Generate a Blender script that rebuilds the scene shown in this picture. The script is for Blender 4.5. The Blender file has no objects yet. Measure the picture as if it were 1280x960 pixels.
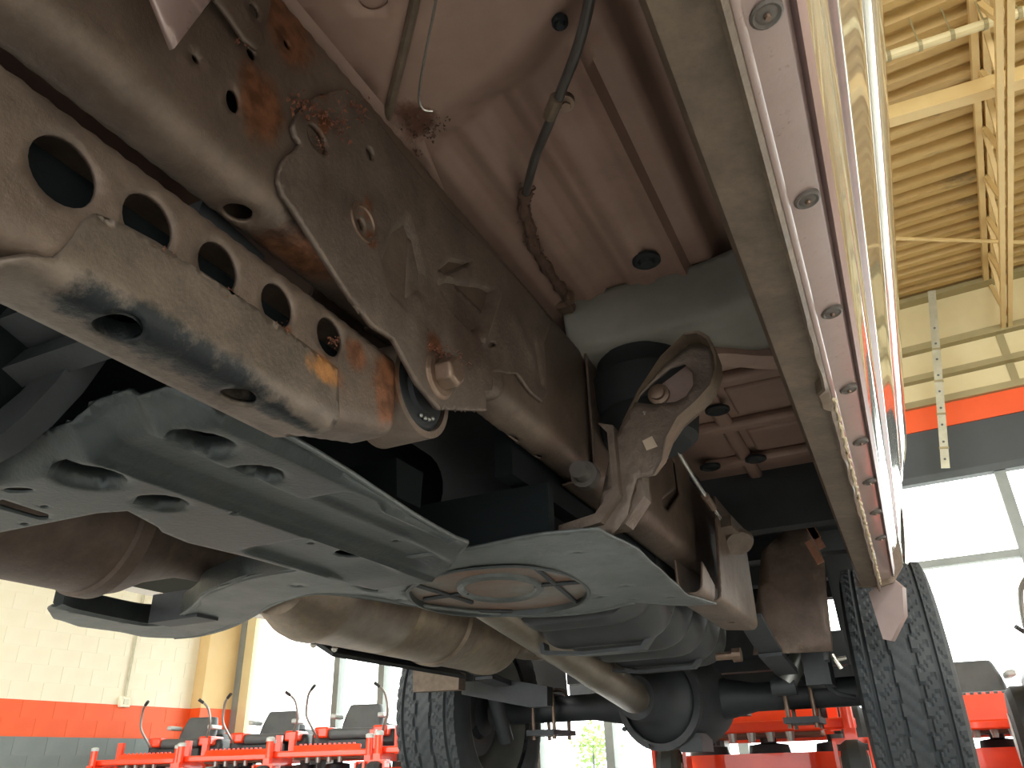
import bpy, bmesh, math, random
import numpy as np
from mathutils import Vector, Matrix, noise as mnoise
from mathutils.geometry import delaunay_2d_cdt
random.seed(4)
SC = bpy.context.scene
COL = SC.collection
H = 0.21                       # camera height above the shop floor
# ---------------------------------------------------------------- camera (27 mm phone lens, pitched up under the truck)
FPX, CX, CY = 960.0, 640.0, 480.0
def _axes():
    s = -0.03
    p1 = np.array([1155 - CX, -(945 - CY), FPX]); p2 = np.array([0 - CX, -(945 + s * (0 - 1155) - CY), FPX])
    up = np.cross(p1, p2); up /= np.linalg.norm(up)
    if up[1] < 0: up = -up
    f = p1 / np.linalg.norm(p1); r = np.cross(up, f)
    if r[0] < 0: r = -r
    return np.array([r, f, up])
AX = _axes()                   # rows: truck right, truck rearward, up, in lens coordinates
cam = bpy.data.cameras.new('camera'); cam.sensor_width = 36; cam.lens = 36 * FPX / 1280; cam.clip_start = .01; cam.clip_end = 300
camo = bpy.data.objects.new('camera', cam); COL.objects.link(camo)
R_, U_, F_ = AX[:, 0], AX[:, 1], AX[:, 2]
camo.matrix_world = Matrix(((R_[0], U_[0], -F_[0], 0), (R_[1], U_[1], -F_[1], 0), (R_[2], U_[2], -F_[2], H), (0, 0, 0, 1)))
SC.camera = camo
# ---------------------------------------------------------------- world, exposure
wd = bpy.data.worlds.new('sky'); SC.world = wd; wd.use_nodes = True
bg = wd.node_tree.nodes['Background']; bg.inputs[0].default_value = (.98, 1.0, .985, 1); bg.inputs[1].default_value = 4.8
SC.view_settings.view_transform = 'Standard'; SC.view_settings.look = 'None'; SC.view_settings.gamma = 1; SC.view_settings.use_curve_mapping = False
SC.view_settings.exposure = 0.35
SC.cycles.diffuse_bounces = 6; SC.cycles.transparent_max_bounces = 12
def fill_lamp(loc, size, power, rot):  # fill lights added overhead to brighten the shop, no fixture seen
    l = bpy.data.lights.new('added_fill_lamp', 'AREA'); l.shape = 'RECTANGLE'; l.size, l.size_y = size; l.energy = power; l.color = (1, .97, .9)
    o = bpy.data.objects.new('added_fill_lamp', l); COL.objects.link(o); o.location = loc; o.rotation_euler = rot
for lx, ly in ((3.2, 1.0), (3.2, -4.0), (-4.5, 1.0), (-4.5, -4)):
    fill_lamp((lx, ly, 4.0), (.3, 2.4), 260, (0, 0, 0))

# ---------------------------------------------------------------- helpers
def ray(px, py): return AX @ np.array([px - CX, -(py - CY), FPX])
def at(px, py, x=None, y=None, z=None):
    """point of the plane x=, y= or z= (metres from the lens, truck axes) that stands at a photo coordinate"""
    d = ray(px, py)
    t = x / d[0] if x is not None else y / d[1] if y is not None else z / d[2]
    return d * t
def lin(c):
    c = c.lstrip('#'); v = [int(c[i:i + 2], 16) / 255 for i in (0, 2, 4)]
    return tuple((a / 12.92 if a <= .04045 else ((a + .055) / 1.055) ** 2.4) for a in v) + (1,)
TB = Vector((-.86, 1.6, 0))    # base of the truck
def TL(p): return Vector((p[0] + .86, p[1] - 1.6, p[2] + H))   # lens-relative metres -> truck-local
OFF = [TL]
def ident(p): return Vector(p)

def mat(name, c1, c2=None, scale=6, rough=.6, metal=0, bump=.15, bscale=60, dirt=None, spots=(), spotcol=('#57341f', '#7e5238'), coat=0, stretch=(1, 1, 1), spec=.5, gain=1, grime=0):
    """weathered surface: base mottled between c1 and c2, dirt=(colour, scale, threshold, amount), spots=[(lens-rel centre, (rx,ry,rz), colour or None)]"""
    m = bpy.data.materials.new(name); m.use_nodes = True; nt = m.node_tree; N = nt.nodes; L = nt.links
    b = N['Principled BSDF']; b.inputs['Roughness'].default_value = rough; b.inputs['Metallic'].default_value = metal
    b.inputs['Coat Weight'].default_value = coat; b.inputs['Specular IOR Level'].default_value = spec
    b.inputs['Coat Roughness'].default_value = .05
    tc = N.new('ShaderNodeTexCoord'); mp = N.new('ShaderNodeMapping'); mp.inputs['Scale'].default_value = stretch
    L.new(tc.outputs['Object'], mp.inputs['Vector'])
    def nz(s, detail=5, src=mp.outputs['Vector'], r=.6):
        n = N.new('ShaderNodeTexNoise'); n.inputs['Scale'].default_value = s; n.inputs['Detail'].default_value = detail; n.inputs['Roughness'].default_value = r
        L.new(src, n.inputs['Vector']); return n.outputs['Fac']
    def ramp(f, a, bb):
        r = N.new('ShaderNodeMapRange'); r.inputs[1].default_value = a; r.inputs[2].default_value = bb; r.clamp = True; L.new(f, r.inputs[0]); return r.outputs[0]
    def mix(f, a, c):
        x = N.new('ShaderNodeMix'); x.data_type = 'RGBA'
        L.new(f, x.inputs[0])
        for s, v in ((6, a), (7, c)):
            if isinstance(v, tuple): x.inputs[s].default_value = v
            else: L.new(v, x.inputs[s])
        return x.outputs[2]
    def math_(op, a, c):
        x = N.new('ShaderNodeMath'); x.operation = op
        for s, v in ((0, a), (1, c)):
            if isinstance(v, (int, float)): x.inputs[s].default_value = v
            else: L.new(v, x.inputs[s])
        return x.outputs[0]
    G = lambda c: tuple(a * gain for a in lin(c)[:3]) + (1,)
    col = G(c1)
    if c2: col = mix(ramp(nz(scale), .35, .65), G(c1), G(c2))
    if grime:
        gr = math_('ADD', math_('MULTIPLY', ramp(nz(scale * 4.5, 8, r=.75), .3, .7), grime), 1 - grime * .6)
        vm = N.new('ShaderNodeVectorMath'); vm.operation = 'SCALE'
        L.new(col, vm.inputs[0]) if not isinstance(col, tuple) else setattr(vm.inputs[0], 'default_value', col[:3])
        L.new(gr, vm.inputs['Scale']); col = vm.outputs[0]
    if dirt:
        f = math_('MULTIPLY', ramp(nz(dirt[1], 8, r=.7), dirt[2], dirt[2] + .12), dirt[3]); col = mix(f, col, lin(dirt[0]))
    if spots:
        wob = nz(26, 8, r=.78); rc = mix(ramp(nz(55), .4, .6), lin(spotcol[0]), lin(spotcol[1]))
        groups = {}
        for sp in spots: groups.setdefault(sp[2] if len(sp) > 2 else None, []).append(sp)
        for key, ss in groups.items():
            acc = None
            for sp in ss:
                q = OFF[0](sp[0])
                v1 = N.new('ShaderNodeVectorMath'); v1.operation = 'SUBTRACT'; L.new(tc.outputs['Object'], v1.inputs[0]); v1.inputs[1].default_value = q
                v2 = N.new('ShaderNodeVectorMath'); v2.operation = 'DIVIDE'; L.new(v1.outputs[0], v2.inputs[0]); v2.inputs[1].default_value = sp[1]
                v3 = N.new('ShaderNodeVectorMath'); v3.operation = 'LENGTH'; L.new(v2.outputs[0], v3.inputs[0])
                d = math_('ADD', v3.outputs['Value'], math_('MULTIPLY', math_('SUBTRACT', wob, .5), 1.7))
                f = ramp(d, 1.0, .6)
                acc = f if acc is None else math_('MAXIMUM', acc, f)
            col = mix(acc, col, lin(key) if key else rc)
    L.new(col, b.inputs['Base Color']) if not isinstance(col, tuple) else setattr(b.inputs['Base Color'], 'default_value', col)
    if bump:
        bp = N.new('ShaderNodeBump'); bp.inputs['Strength'].default_value = bump; bp.inputs['Distance'].default_value = .004
        L.new(nz(bscale, 6, r=.7), bp.inputs['Height']); L.new(bp.outputs[0], b.inputs['Normal'])
    return m

def link(name, me, m, parent=None, smooth=30, label=None):
    if m: me.materials.append(m)
    if smooth:
        me.polygons.foreach_set('use_smooth', [True] * len(me.polygons)); me.set_sharp_from_angle(angle=math.radians(smooth))
    o = bpy.data.objects.new(name, me); COL.objects.link(o)
    if parent: o.parent = parent
    if label: o['label'] = label
    return o
def mesh(name, vs, fs, m, parent=None, smooth=30, label=None):
    me = bpy.data.meshes.new(name); me.from_pydata([tuple(OFF[0](v)) for v in vs], [], fs); me.update()
    return link(name, me, m, parent, smooth, label)
def bevel(o, w, seg=2):
    b = o.modifiers.new('edge', 'BEVEL'); b.width = w; b.segments = seg; b.limit_method = 'ANGLE'; b.angle_limit = math.radians(40); return o
def solid(o, t, off=-1):
    s = o.modifiers.new('gauge', 'SOLIDIFY'); s.thickness = t; s.offset = off; return o
class MB:
    """collects shapes into one mesh"""
    def __init__(s): s.v = []; s.f = []
    def add(s, vs, fs):
        n = len(s.v); s.v += [tuple(v) for v in vs]; s.f += [tuple(i + n for i in f) for f in fs]; return s
    def box(s, a, b, rot=0, piv=None):
        x0, y0, z0 = a; x1, y1, z1 = b
        vs = [(x, y, z) for x in (x0, x1) for y in (y0, y1) for z in (z0, z1)]
        if rot:
            piv = piv or ((x0 + x1) / 2, (y0 + y1) / 2); c, n = math.cos(rot), math.sin(rot)
            vs = [(piv[0] + (x - piv[0]) * c - (y - piv[1]) * n, piv[1] + (x - piv[0]) * n + (y - piv[1]) * c, z) for x, y, z in vs]
        return s.add(vs, [(0, 1, 3, 2), (4, 6, 7, 5), (0, 4, 5, 1), (2, 3, 7, 6), (0, 2, 6, 4), (1, 5, 7, 3)])
    def beam(s, p, q, w, h, upv=(0, 0, 1)):
        p, q = Vector(p), Vector(q); d = (q - p).normalized(); r = d.cross(Vector(upv)).normalized(); u = r.cross(d)
        vs = [e + r * a * w / 2 + u * c * h / 2 for e in (p, q) for a, c in ((-1, -1), (1, -1), (1, 1), (-1, 1))]
        return s.add(vs, [(3, 2, 1, 0), (4, 5, 6, 7), (0, 1, 5, 4), (1, 2, 6, 5), (2, 3, 7, 6), (3, 0, 4, 7)])
    def loft(s, loops, closed=True, caps=True):
        n = len(loops[0]); vs = [p for l in loops for p in l]; fs = []
        for i in range(len(loops) - 1):
            for j in range(n if closed else n - 1):
                k = (j + 1) % n; fs.append((i * n + j, i * n + k, (i + 1) * n + k, (i + 1) * n + j))
        if caps and closed: fs += [tuple(range(n - 1, -1, -1)), tuple((len(loops) - 1) * n + j for j in range(n))]
        return s.add(vs, fs)
    def tube(s, pts, r, seg=10, caps=True):
        pts = [Vector(p) for p in pts]; rr = r if isinstance(r, (list, tuple)) else [r] * len(pts)
        t = (pts[1] - pts[0]).normalized(); u = t.orthogonal().normalized(); loops = []
        for i, p in enumerate(pts):
            a = pts[max(i - 1, 0)]; b = pts[min(i + 1, len(pts) - 1)]; t2 = (b - a).normalized()
            u = (u - t2 * u.dot(t2)).normalized(); w = t2.cross(u)
            loops.append([p + (u * math.cos(k * math.tau / seg) + w * math.sin(k * math.tau / seg)) * rr[i] for k in range(seg)])
        return s.loft(loops, True, caps)
    def lathe(s, c, axis, prof, seg=24, caps=True):
        """prof: (distance along axis, radius) from point c"""
        c = Vector(c); ax = Vector(axis).normalized(); u = ax.orthogonal().normalized(); w = ax.cross(u)
        return s.loft([[c + ax * d + (u * math.cos(k * math.tau / seg) + w * math.sin(k * math.tau / seg)) * r for k in range(seg)] for d, r in prof], True, caps)
    def ball(s, c, r, seg=10):
        r = r if isinstance(r, (tuple, list)) else (r, r, r); rings = []
        for i in range(seg // 2 + 1):
            a = math.pi * i / (seg // 2); rings.append([(c[0] + r[0] * max(math.sin(a), .02) * math.cos(k * math.tau / seg), c[1] + r[1] * max(math.sin(a), .02) * math.sin(k * math.tau / seg), c[2] - r[2] * math.cos(a)) for k in range(seg)])
        return s.loft(rings)
    def build(s, name, m, parent=None, smooth=30, label=None): return mesh(name, s.v, s.f, m, parent, smooth, label)

def smoothpts(pts, n=6):
    """Catmull-Rom through the points"""
    P = [Vector(p) for p in pts]; out = []
    for i in range(len(P) - 1):
        a, b, c, d = P[max(i - 1, 0)], P[i], P[i + 1], P[min(i + 2, len(P) - 1)]
        for k in range(n):
            t = k / n; out.append(.5 * ((2 * b) + (c - a) * t + (2 * a - 5 * b + 4 * c - d) * t * t + (3 * b - a - 3 * c + d) * t ** 3))
    return out + [P[-1]]
def resample(poly, d, closed=True):
    out = []; n = len(poly)
    for i in range(n if closed else n - 1):
        a, b = np.array(poly[i], float), np.array(poly[(i + 1) % n], float); k = max(1, int(math.ceil(np.linalg.norm(b - a) / d)))
        out += [tuple(a + (b - a) * j / k) for j in range(k)]
    return out
def inside(pts, poly):
    x, y = pts[:, 0], pts[:, 1]; r = np.zeros(len(pts), bool); P = np.array(poly); Q = np.roll(P, -1, 0)
    for (x0, y0), (x1, y1) in zip(P, Q):
        if y0 == y1: continue
        r ^= ((y0 > y) != (y1 > y)) & (x < (x1 - x0) * (y - y0) / (y1 - y0) + x0)
    return r
def sheet(name, outline, holes, fn, sp, m, parent=None, thick=.003, smooth=40, label=None, off=0):
    """pressed sheet metal: a flat outline (u,v) with real holes, bent into place by fn(u,v) -> xyz"""
    outline = resample(outline, sp); loops = [outline] + [resample(h, sp) for h in holes]
    vs = []; ed = []
    for l in loops:
        n = len(vs); vs += l; ed += [(n + i, n + (i + 1) % len(l)) for i in range(len(l))]
    A = np.array(outline); lo, hi = A.min(0), A.max(0)
    g = np.array([(u, v) for i, u in enumerate(np.arange(lo[0] + sp / 2, hi[0], sp)) for v in np.arange(lo[1] + sp / 2 * (1 + (i % 2)), hi[1], sp)])
    if len(g):
        k = inside(g, outline)
        for h in holes: k &= ~inside(g, h)
        B = np.array(vs); g = g[k]
        if len(g):
            keep = [np.min((B[:, 0] - q[0]) ** 2 + (B[:, 1] - q[1]) ** 2) > (sp * .45) ** 2 for q in g]; vs += [tuple(q) for q in g[np.array(keep)]]
    V, E, F, *_ = delaunay_2d_cdt([Vector(v) for v in vs], ed, [], 0, 1e-6)
    V = np.array([tuple(v) for v in V]); F = [tuple(f) for f in F]
    C = np.array([V[list(f)].mean(0) for f in F]); k = inside(C, outline)
    for h in holes: k &= ~inside(C, h)
    F = [f for f, q in zip(F, k) if q]
    used = sorted({i for f in F for i in f}); ix = {a: i for i, a in enumerate(used)}
    o = mesh(name, [fn(*V[i]) for i in used], [tuple(ix[i] for i in f) for f in F], m, parent, smooth, label)
    if thick: solid(o, thick, off)
    return o
def ell(c, rx, ry=None, rot=0, n=24):
    ry = ry or rx; a = math.radians(rot)
    return [(c[0] + rx * math.cos(t) * math.cos(a) - ry * math.sin(t) * math.sin(a), c[1] + rx * math.cos(t) * math.sin(a) + ry * math.sin(t) * math.cos(a)) for t in (k * math.tau / n for k in range(n))]
def sstep(a, b, x):
    t = min(1, max(0, (x - a) / (b - a))); return t * t * (3 - 2 * t)
def segd(p, a, b):
    ax, ay = a; bx, by = b; dx, dy = bx - ax, by - ay; t = max(0, min(1, ((p[0] - ax) * dx + (p[1] - ay) * dy) / (dx * dx + dy * dy + 1e-12)))
    return math.hypot(p[0] - ax - t * dx, p[1] - ay - t * dy)
def bumpf(p, a, b, w): return math.exp(-(segd(p, a, b) / w) ** 2)
def fillet(pts, r, n=5):
    """round the inner corners of an open polyline; r per corner or one number"""
    out = [pts[0]]
    for i in range(1, len(pts) - 1):
        rr = r[i - 1] if isinstance(r, (list, tuple)) else r
        a, b, c = Vector(pts[i - 1]), Vector(pts[i]), Vector(pts[i + 1]); p = b + (a - b).normalized() * rr; q = b + (c - b).normalized() * rr
        out += [tuple((1 - t) ** 2 * p + 2 * t * (1 - t) * b + t * t * q) for t in (k / n for k in range(n + 1))]
    return out + [pts[-1]]
class Section:
    """a bent profile in x,z; arc length u along it"""
    def __init__(s, pts):
        s.p = np.array([tuple(q)[:2] for q in pts]); s.s = np.concatenate([[0], np.cumsum(np.linalg.norm(np.diff(s.p, axis=0), axis=1))]); s.len = s.s[-1]
    def __call__(s, u): return float(np.interp(u, s.s, s.p[:, 0])), float(np.interp(u, s.s, s.p[:, 1]))
    def u(s, x, z):
        us = np.linspace(0, s.len, 800); return float(us[np.argmin((np.interp(us, s.s, s.p[:, 0]) - x) ** 2 + (np.interp(us, s.s, s.p[:, 1]) - z) ** 2)])
def copy_tree(o, parent=None):
    c = o.copy(); COL.objects.link(c); c.parent = parent
    for ch in [x for x in bpy.data.objects if x.parent == o]: copy_tree(ch, c)
    return c
def empty(name, loc, label, cat, group=None, rz=0):
    o = bpy.data.objects.new(name, None); COL.objects.link(o); o.location = loc; o.rotation_euler = (0, 0, rz); o['label'] = label; o['category'] = cat
    if group: o['group'] = group
    o.empty_display_size = .1
    return o
# ================================================================ THE SHOP
YAW = math.radians(4.5); UF = (math.sin(YAW), math.cos(YAW))
def RM(p): return Vector((p[0] * UF[1] + p[1] * UF[0], -p[0] * UF[0] + p[1] * UF[1], p[2]))    # room (side, forward, height) -> world
def rat(px, py, s=None, f=None, z=None):
    d = ray(px, py); ds, df, dz = d[0] * UF[1] - d[1] * UF[0], d[0] * UF[0] + d[1] * UF[1], d[2]
    t = s / ds if s is not None else f / df if f is not None else (z - H) / dz
    return (ds * t, df * t, dz * t + H)
OFF[0] = RM
SW, FB, ZD, FPI = -10.0, 8.6, 4.75, 8.0     # left wall, back wall, roof deck, pilaster front
M_floor = mat('sealed_concrete', '#aeb1b0', '#9fa3a3', 1.5, .35, bump=.05)
M_lot = mat('pale_concrete_lot', '#c9c8c2', '#bdbcb6', .4, .8, bump=0)
M_cream = mat('cream_block_paint', '#efecd6', '#eae6cd', 3, .55, bump=.3, bscale=90)
M_orange = mat('orange_block_paint', '#f0642e', '#ea5c26', 3, .5, bump=.3, bscale=90)
M_grey = mat('grey_block_paint', '#7f8b8b', '#758181', 3, .55, bump=.3, bscale=90)
M_wall_shaded = mat('shaded_wall_paint', '#d9bd88', '#d2b47c', 2, .6, bump=.1)  # the wall paint again, with the corner's shade put into its colour
M_deck = mat('aged_roof_deck_paint', '#bfa062', '#ad8d50', 1.6, .5, bump=.1, dirt=('#4d4630', 1.9, .57, .85), stretch=(.5, 2.2, 1))
M_joist = mat('cream_steel_paint', '#d8bd84', '#cdb077', 2, .5, bump=.05)
M_alu = mat('window_aluminium', '#8d938f', '#7f8682', 4, .45, metal=.3, bump=.05)
M_brz = mat('dark_bronze_trim', '#4d5456', '#454b4d', 4, .5, bump=.05)
M_ledge = mat('olive_ledge_paint', '#a0946a', '#938760', 3, .5, bump=.05)
M_panel = mat('pale_fascia_panel', '#dccfa2', '#d4c596', 2, .5, bump=.05)
M_band = mat('orange_fascia_band', '#ee5b1f', '#e9551b', 2, .45, bump=.03)
M_fas = mat('charcoal_fascia', '#3f4547', '#393f41', 2, .5, bump=.03)
M_galv = mat('galvanised_strip', '#c2c0aa', '#aeac96', 9, .45, metal=.4, bump=.1)
gl = bpy.data.materials.new('window_glass'); gl.use_nodes = True
_n = gl.node_tree.nodes; _n.clear(); _o = _n.new('ShaderNodeOutputMaterial'); _t = _n.new('ShaderNodeBsdfTransparent'); _g = _n.new('ShaderNodeBsdfGlossy'); _m = _n.new('ShaderNodeMixShader'); _f = _n.new('ShaderNodeFresnel')
_g.inputs['Roughness'].default_value = .02; _t.inputs[0].default_value = (.95, .98, .96, 1)
gl.node_tree.links.new(_f.outputs[0], _m.inputs[0]); gl.node_tree.links.new(_t.outputs[0], _m.inputs[1]); gl.node_tree.links.new(_g.outputs[0], _m.inputs[2]); gl.node_tree.links.new(_m.outputs[0], _o.inputs[0])
M_glass = gl

def struct(o): o['kind'] = 'structure'; return o
struct(MB().box((SW - .3, -9, -.2), (7.6, FB + .2, 0)).build('floor', M_floor, smooth=0))
struct(MB().box((-40, FB + .2, -.3), (40, 60, -.06)).build('floor_outside', M_lot, smooth=0))
# --- block wall on the left: every block of the part in view is laid singly
wl = struct(MB().box((SW - .3, -9, 0), (SW + .0035, FB, ZD)).build('wall_left', M_grey if False else M_cream, smooth=0))
def block_mesh(name, m, l):
    b = MB().box((0, .0035, .0035), (.03, l - .0035, .1965)); me = bpy.data.meshes.new(name); me.from_pydata([tuple(RM(v)) for v in b.v], [], b.f); me.materials.append(m); return me
MB().box((SW - .1, -9, 0), (SW + .0045, FPI, .7)).build('painted_joints', M_grey, wl, 0)
MB().box((SW - .1, -9, .7), (SW + .0045, FPI, 1.1)).build('painted_joints', M_orange, wl, 0)
BM = {(k, l): block_mesh('block', m, l) for k, m in (('g', M_grey), ('o', M_orange), ('c', M_cream)) for l in (.4, .2)}

for r in range(0, 15):
    z = -.1 + r * .2
    k = 'g' if r < 4 else 'o' if r < 6 else 'c'
    f = FPI - (.4 if r % 2 else .2); first = True
    ff = FPI
    while ff > 3.2:
        l = .2 if (first and r % 2 == 0) else .4; first = False
        ff -= l
        o = bpy.data.objects.new('block', BM[(k, l)]); COL.objects.link(o); o.parent = wl
        o.location = RM((SW - .022, ff, max(z, z)))
# pilaster in the corner: its grey foot, orange band and shaft in the shaded wall colour
pil = struct(MB().box((SW - .3, FPI, 1.1), (SW + .22, FB, ZD)).build('wall_pilaster', M_wall_shaded, smooth=0))
MB().box((SW - .3, FPI, .7), (SW + .22, FB, 1.1)).build('painted_band', M_band, pil, 0, 'orange band')
MB().box((SW - .3, FPI, 0), (SW + .22, FB, .7)).build('painted_foot', M_grey, pil, 0, 'grey foot')
struct(MB().box((7.5, -3.5, 0), (7.8, FB + .3, ZD)).build('wall_right', M_cream, smooth=0))
# conduit with its box on the block wall
p0 = rat(174, 770, s=SW + .02); p1 = rat(155, 876, s=SW + .02)
cd = MB().tube([(SW + .025, p1[1], p1[2]), (SW + .025, p1[1], 3.6)], .016, 8).build('conduit', M_galv); cd['label'] = 'thin grey electrical conduit running up the cream block wall'; cd['category'] = 'conduit'
jb = MB().box((SW, p1[1] - .07, p1[2] - .08), (SW + .07, p1[1] + .07, p1[2] + .05)).build('outlet_box', M_cream, smooth=0); bevel(jb, .01)
jb['label'] = 'small cream outlet box at the foot of the wall conduit'; jb['category'] = 'outlet'
MB().box((SW + .07, p1[1] - .035, p1[2] - .045), (SW + .078, p1[1] + .035, p1[2] + .02)).build('cover_plate', M_galv, jb, 0)
# --- back wall: stepped fascia over the glazing
def zb(px, py): return rat(px, py, f=FB)[2]
Z = {k: zb(1210, y) for k, y in dict(top=366, a=420, b=428, c=459, d=466, e=491, f=499, g=528, h=587, i=596, tr=699).items()}
wb = struct(MB().box((SW, FB + .05, Z['h']), (7.6, FB + .3, ZD + .6)).build('wall_back', M_fas, smooth=0))
for nm, m, z0, z1, d in (('fascia_panel', M_panel, 'a', 'top', .02), ('ledge', M_ledge, 'b', 'a', .10), ('fascia_panel', M_panel, 'c', 'b', .0), ('ledge', M_ledge, 'd', 'c', .10), ('fascia_panel', M_panel, 'e', 'd', 0), ('ledge', M_ledge, 'f', 'e', .08),
                         ('orange_band', M_band, 'g', 'f', .02), ('charcoal_band', M_fas, 'h', 'g', 0), ('ledge', M_brz, 'i', 'h', .06)):
    MB().box((SW, FB - d, Z[z0]), (7.6, FB + .06, Z[z1] + (0 if z1 != 'top' else .02))).build(nm, m, wb, 0)
for s0 in (-8, -6, -4, -2, -.15, .95, 2.2):
    for z0, z1 in (('c', 'b'), ('e', 'd')): MB().box((s0, FB - .015, Z[z0]), (s0 + .07, FB + .01, Z[z1])).build('batten', M_ledge, wb, 0)
tt = struct(MB().box((SW, FB - .16, Z['top']), (7.6, FB + .05, Z['top'] + .05)).build('trim_1', M_ledge, smooth=0))
# glazing: posts, transom, sill and a pane in each opening
posts = [SW + .22, rat(420, 870, f=FB)[0], -7.0, rat(676, 925, f=FB)[0] - .05, rat(763, 930, f=FB)[0], -2.3, rat(1263, 630, f=FB)[0], 2.2, 4.4, 7.5]
zt = zb(1210, 699)
zt_ = lambda i: zt if i >= 5 else zt + .55
for i in range(len(posts) - 1):
    a, b = posts[i], posts[i + 1]; w = .05
    wn = struct(MB().box((b - w, FB - .03, 0), (b + w, FB + .1, Z['i'])).box((a + (w if i else 0), FB - .02, zt_(i) - .035), (b - w, FB + .08, zt_(i) + .035)).box((a, FB - .02, 0), (b - w, FB + .08, .12)).build('window_%d' % (i + 1), M_alu, smooth=0))
    for z0, z1 in ((.12, zt_(i) - .035), (zt_(i) + .035, Z['i'])):
        MB().add([(a, FB + .03, z0), (b, FB + .03, z0), (b, FB + .03, z1), (a, FB + .03, z1)], [(0, 1, 2, 3)]).build('pane', M_glass, wn, 0)
j = struct(MB().box((SW + .20, FB - .05, 0), (SW + .34, FB + .1, Z['i'])).build('trim_2', M_alu, smooth=0))
j = struct(MB().box((SW + .34, FB - .04, 0), (SW + .52, FB + .1, Z['i'])).build('trim_3', M_panel, smooth=0))
# --- roof deck: ridges run across, every rib is folded metal
prof = []; f = -7.0
while f < FB + .3:
    prof += [(f, ZD), (f + .03, ZD + .06), (f + .10, ZD + .06), (f + .13, ZD)]; f += .19
ce = MB(); n = len(prof)
ce.add([(s, q[0], q[1]) for s in (SW - .3, 9) for q in prof], [(i, i + 1, n + i + 1, n + i) for i in range(n - 1)])
ceo = struct(ce.build('ceiling', M_deck, smooth=0)); solid(ceo, .01, 1)
for s in (-8.6, -6.6, -4.6, -2.6, -.75, 1.06, 2.9, 4.7):
    d = .62; zb_ = ZD - d
    jm = MB(); jm.box((s - .06, -7, ZD - .06), (s - .012, FB, ZD)).box((s + .012, -7, ZD - .06), (s + .06, FB, ZD))
    jo = jm.build('joist', M_joist, ceo, 0)
    MB().box((s - .05, -7, zb_), (s - .01, FB, zb_ + .045)).box((s + .01, -7, zb_), (s + .05, FB, zb_ + .045)).build('bottom_chord', M_joist, jo, 0)
    k = 0; f = 1.0
    while f < FB - .3:
        MB().beam((s, f, zb_ + .03), (s, f + .33, ZD - .03), .035, .035).build('web_bar', M_joist, jo, 0)
        MB().beam((s, f + .33, ZD - .03), (s, f + .66, zb_ + .03), .035, .035).build('web_bar', M_joist, jo, 0); f += .66
# services under the roof
def hung(name, pa, pb, z, r, label, cat, m, box=False):
    a = rat(*pa, z=z); b = rat(*pb, z=z); d = Vector(b) - Vector(a); a2 = Vector(a) - d * .6; b2 = Vector(b) + d * 2.0
    mb = MB(); mb.beam(a2, b2, r * 2, r * 2.4) if box else mb.tube([a2, b2], r, 10)
    o = mb.build(name, m); o['label'] = label; o['category'] = cat; return o, a2, b2
o, a, b = hung('sprinkler_pipe', (1104, 72), (1262, 20), ZD - .28, .034, 'wrapped white pipe with ties hung nearest under the tan roof deck', 'pipe', M_panel)
for k in range(14):
    q = Vector(a).lerp(Vector(b), (k + .5) / 14); ax = (Vector(b) - Vector(a)).normalized()
    m_ = MB().lathe(q - ax * .012, ax, [(0, .041), (.024, .041)], 10); m_.tube([q, q + Vector((0, 0, .28))], .006, 6); m_.build('hanger_tie', M_ledge, o)
hung('roof_beam', (1108, 147), (1280, 96), ZD - .34, .05, 'straight tan steel beam crossing under the ribbed roof deck', 'beam', M_joist, True)
o = hung('roof_brace', (1120, 298), (1250, 302), ZD - .25, .018, 'slim tan brace rod crossing low near the header wall', 'brace', M_joist)[0]
# perforated hanging strip in front of the fascia
a = Vector(rat(1166, 382, f=FB - .35)); b = Vector(rat(1182, 585, f=FB - .35)); d = b - a
st = MB().beam(a - d * .1, b, .075, .012, (0, 1, 0)).build('hanging_strip', M_galv, smooth=0); st['label'] = 'pale perforated metal strip hanging in front of the orange fascia band'; st['category'] = 'strip'
for k in range(4): MB().beam(a + d * (.28 + k * .2), a + d * (.29 + k * .2), .085, .03, (0, 1, 0)).build('bracket', M_ledge, st, 0)
for k in range(9): MB().lathe(a + d * (.15 + k * .1) + Vector((0, -.008, 0)), (0, 1, 0), [(0, .012), (.01, .012)], 8).build('bolt', M_brz, st, 0)
# shrub in the bright lot outside
M_leaf = mat('pale_green_leaf', '#7c9a4e', '#94ad62', 3, .6, bump=0)
c = rat(742, 948, f=24); mb = MB()
for k in range(260):
    p = Vector((random.gauss(0, .28), random.gauss(0, .28), random.gauss(.75, .38))) ; p.z = max(p.z, .05); q = Vector((random.uniform(-1, 1), random.uniform(-1, 1), random.uniform(-1, 1))).normalized() * .09; r = q.orthogonal().normalized() * .05
    b0 = Vector((c[0], c[1], -.06)) + p; mb.add([b0 - q, b0 + r, b0 + q, b0 - r], [(0, 1, 2, 3)])
sh = mb.build('shrub', M_leaf, None, 0); sh['label'] = 'small sunlit green shrub out on the bright lot'; sh['category'] = 'shrub'
MB().tube([(c[0], c[1], -.06), (c[0], c[1], .8)], .03, 6).build('stem', M_brz, sh)
# ================================================================ THE TRUCK (lens-relative metres; x right, y rearward, z up)
OFF[0] = TL
T = empty('pickup_truck', TB, 'pickup truck seen from below, brown weathered underbody, glossy pale sills and black tyres', 'truck')
RUST = '#7d4327'
def hp(cx, cy, rx, ry=None, rot=0, n=22, **kw):
    """outline of a hole seen at a photo ellipse, on a plane of the truck"""
    return [at(*q, **kw) for q in ell((cx, cy), rx, ry, rot, n)]
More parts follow.
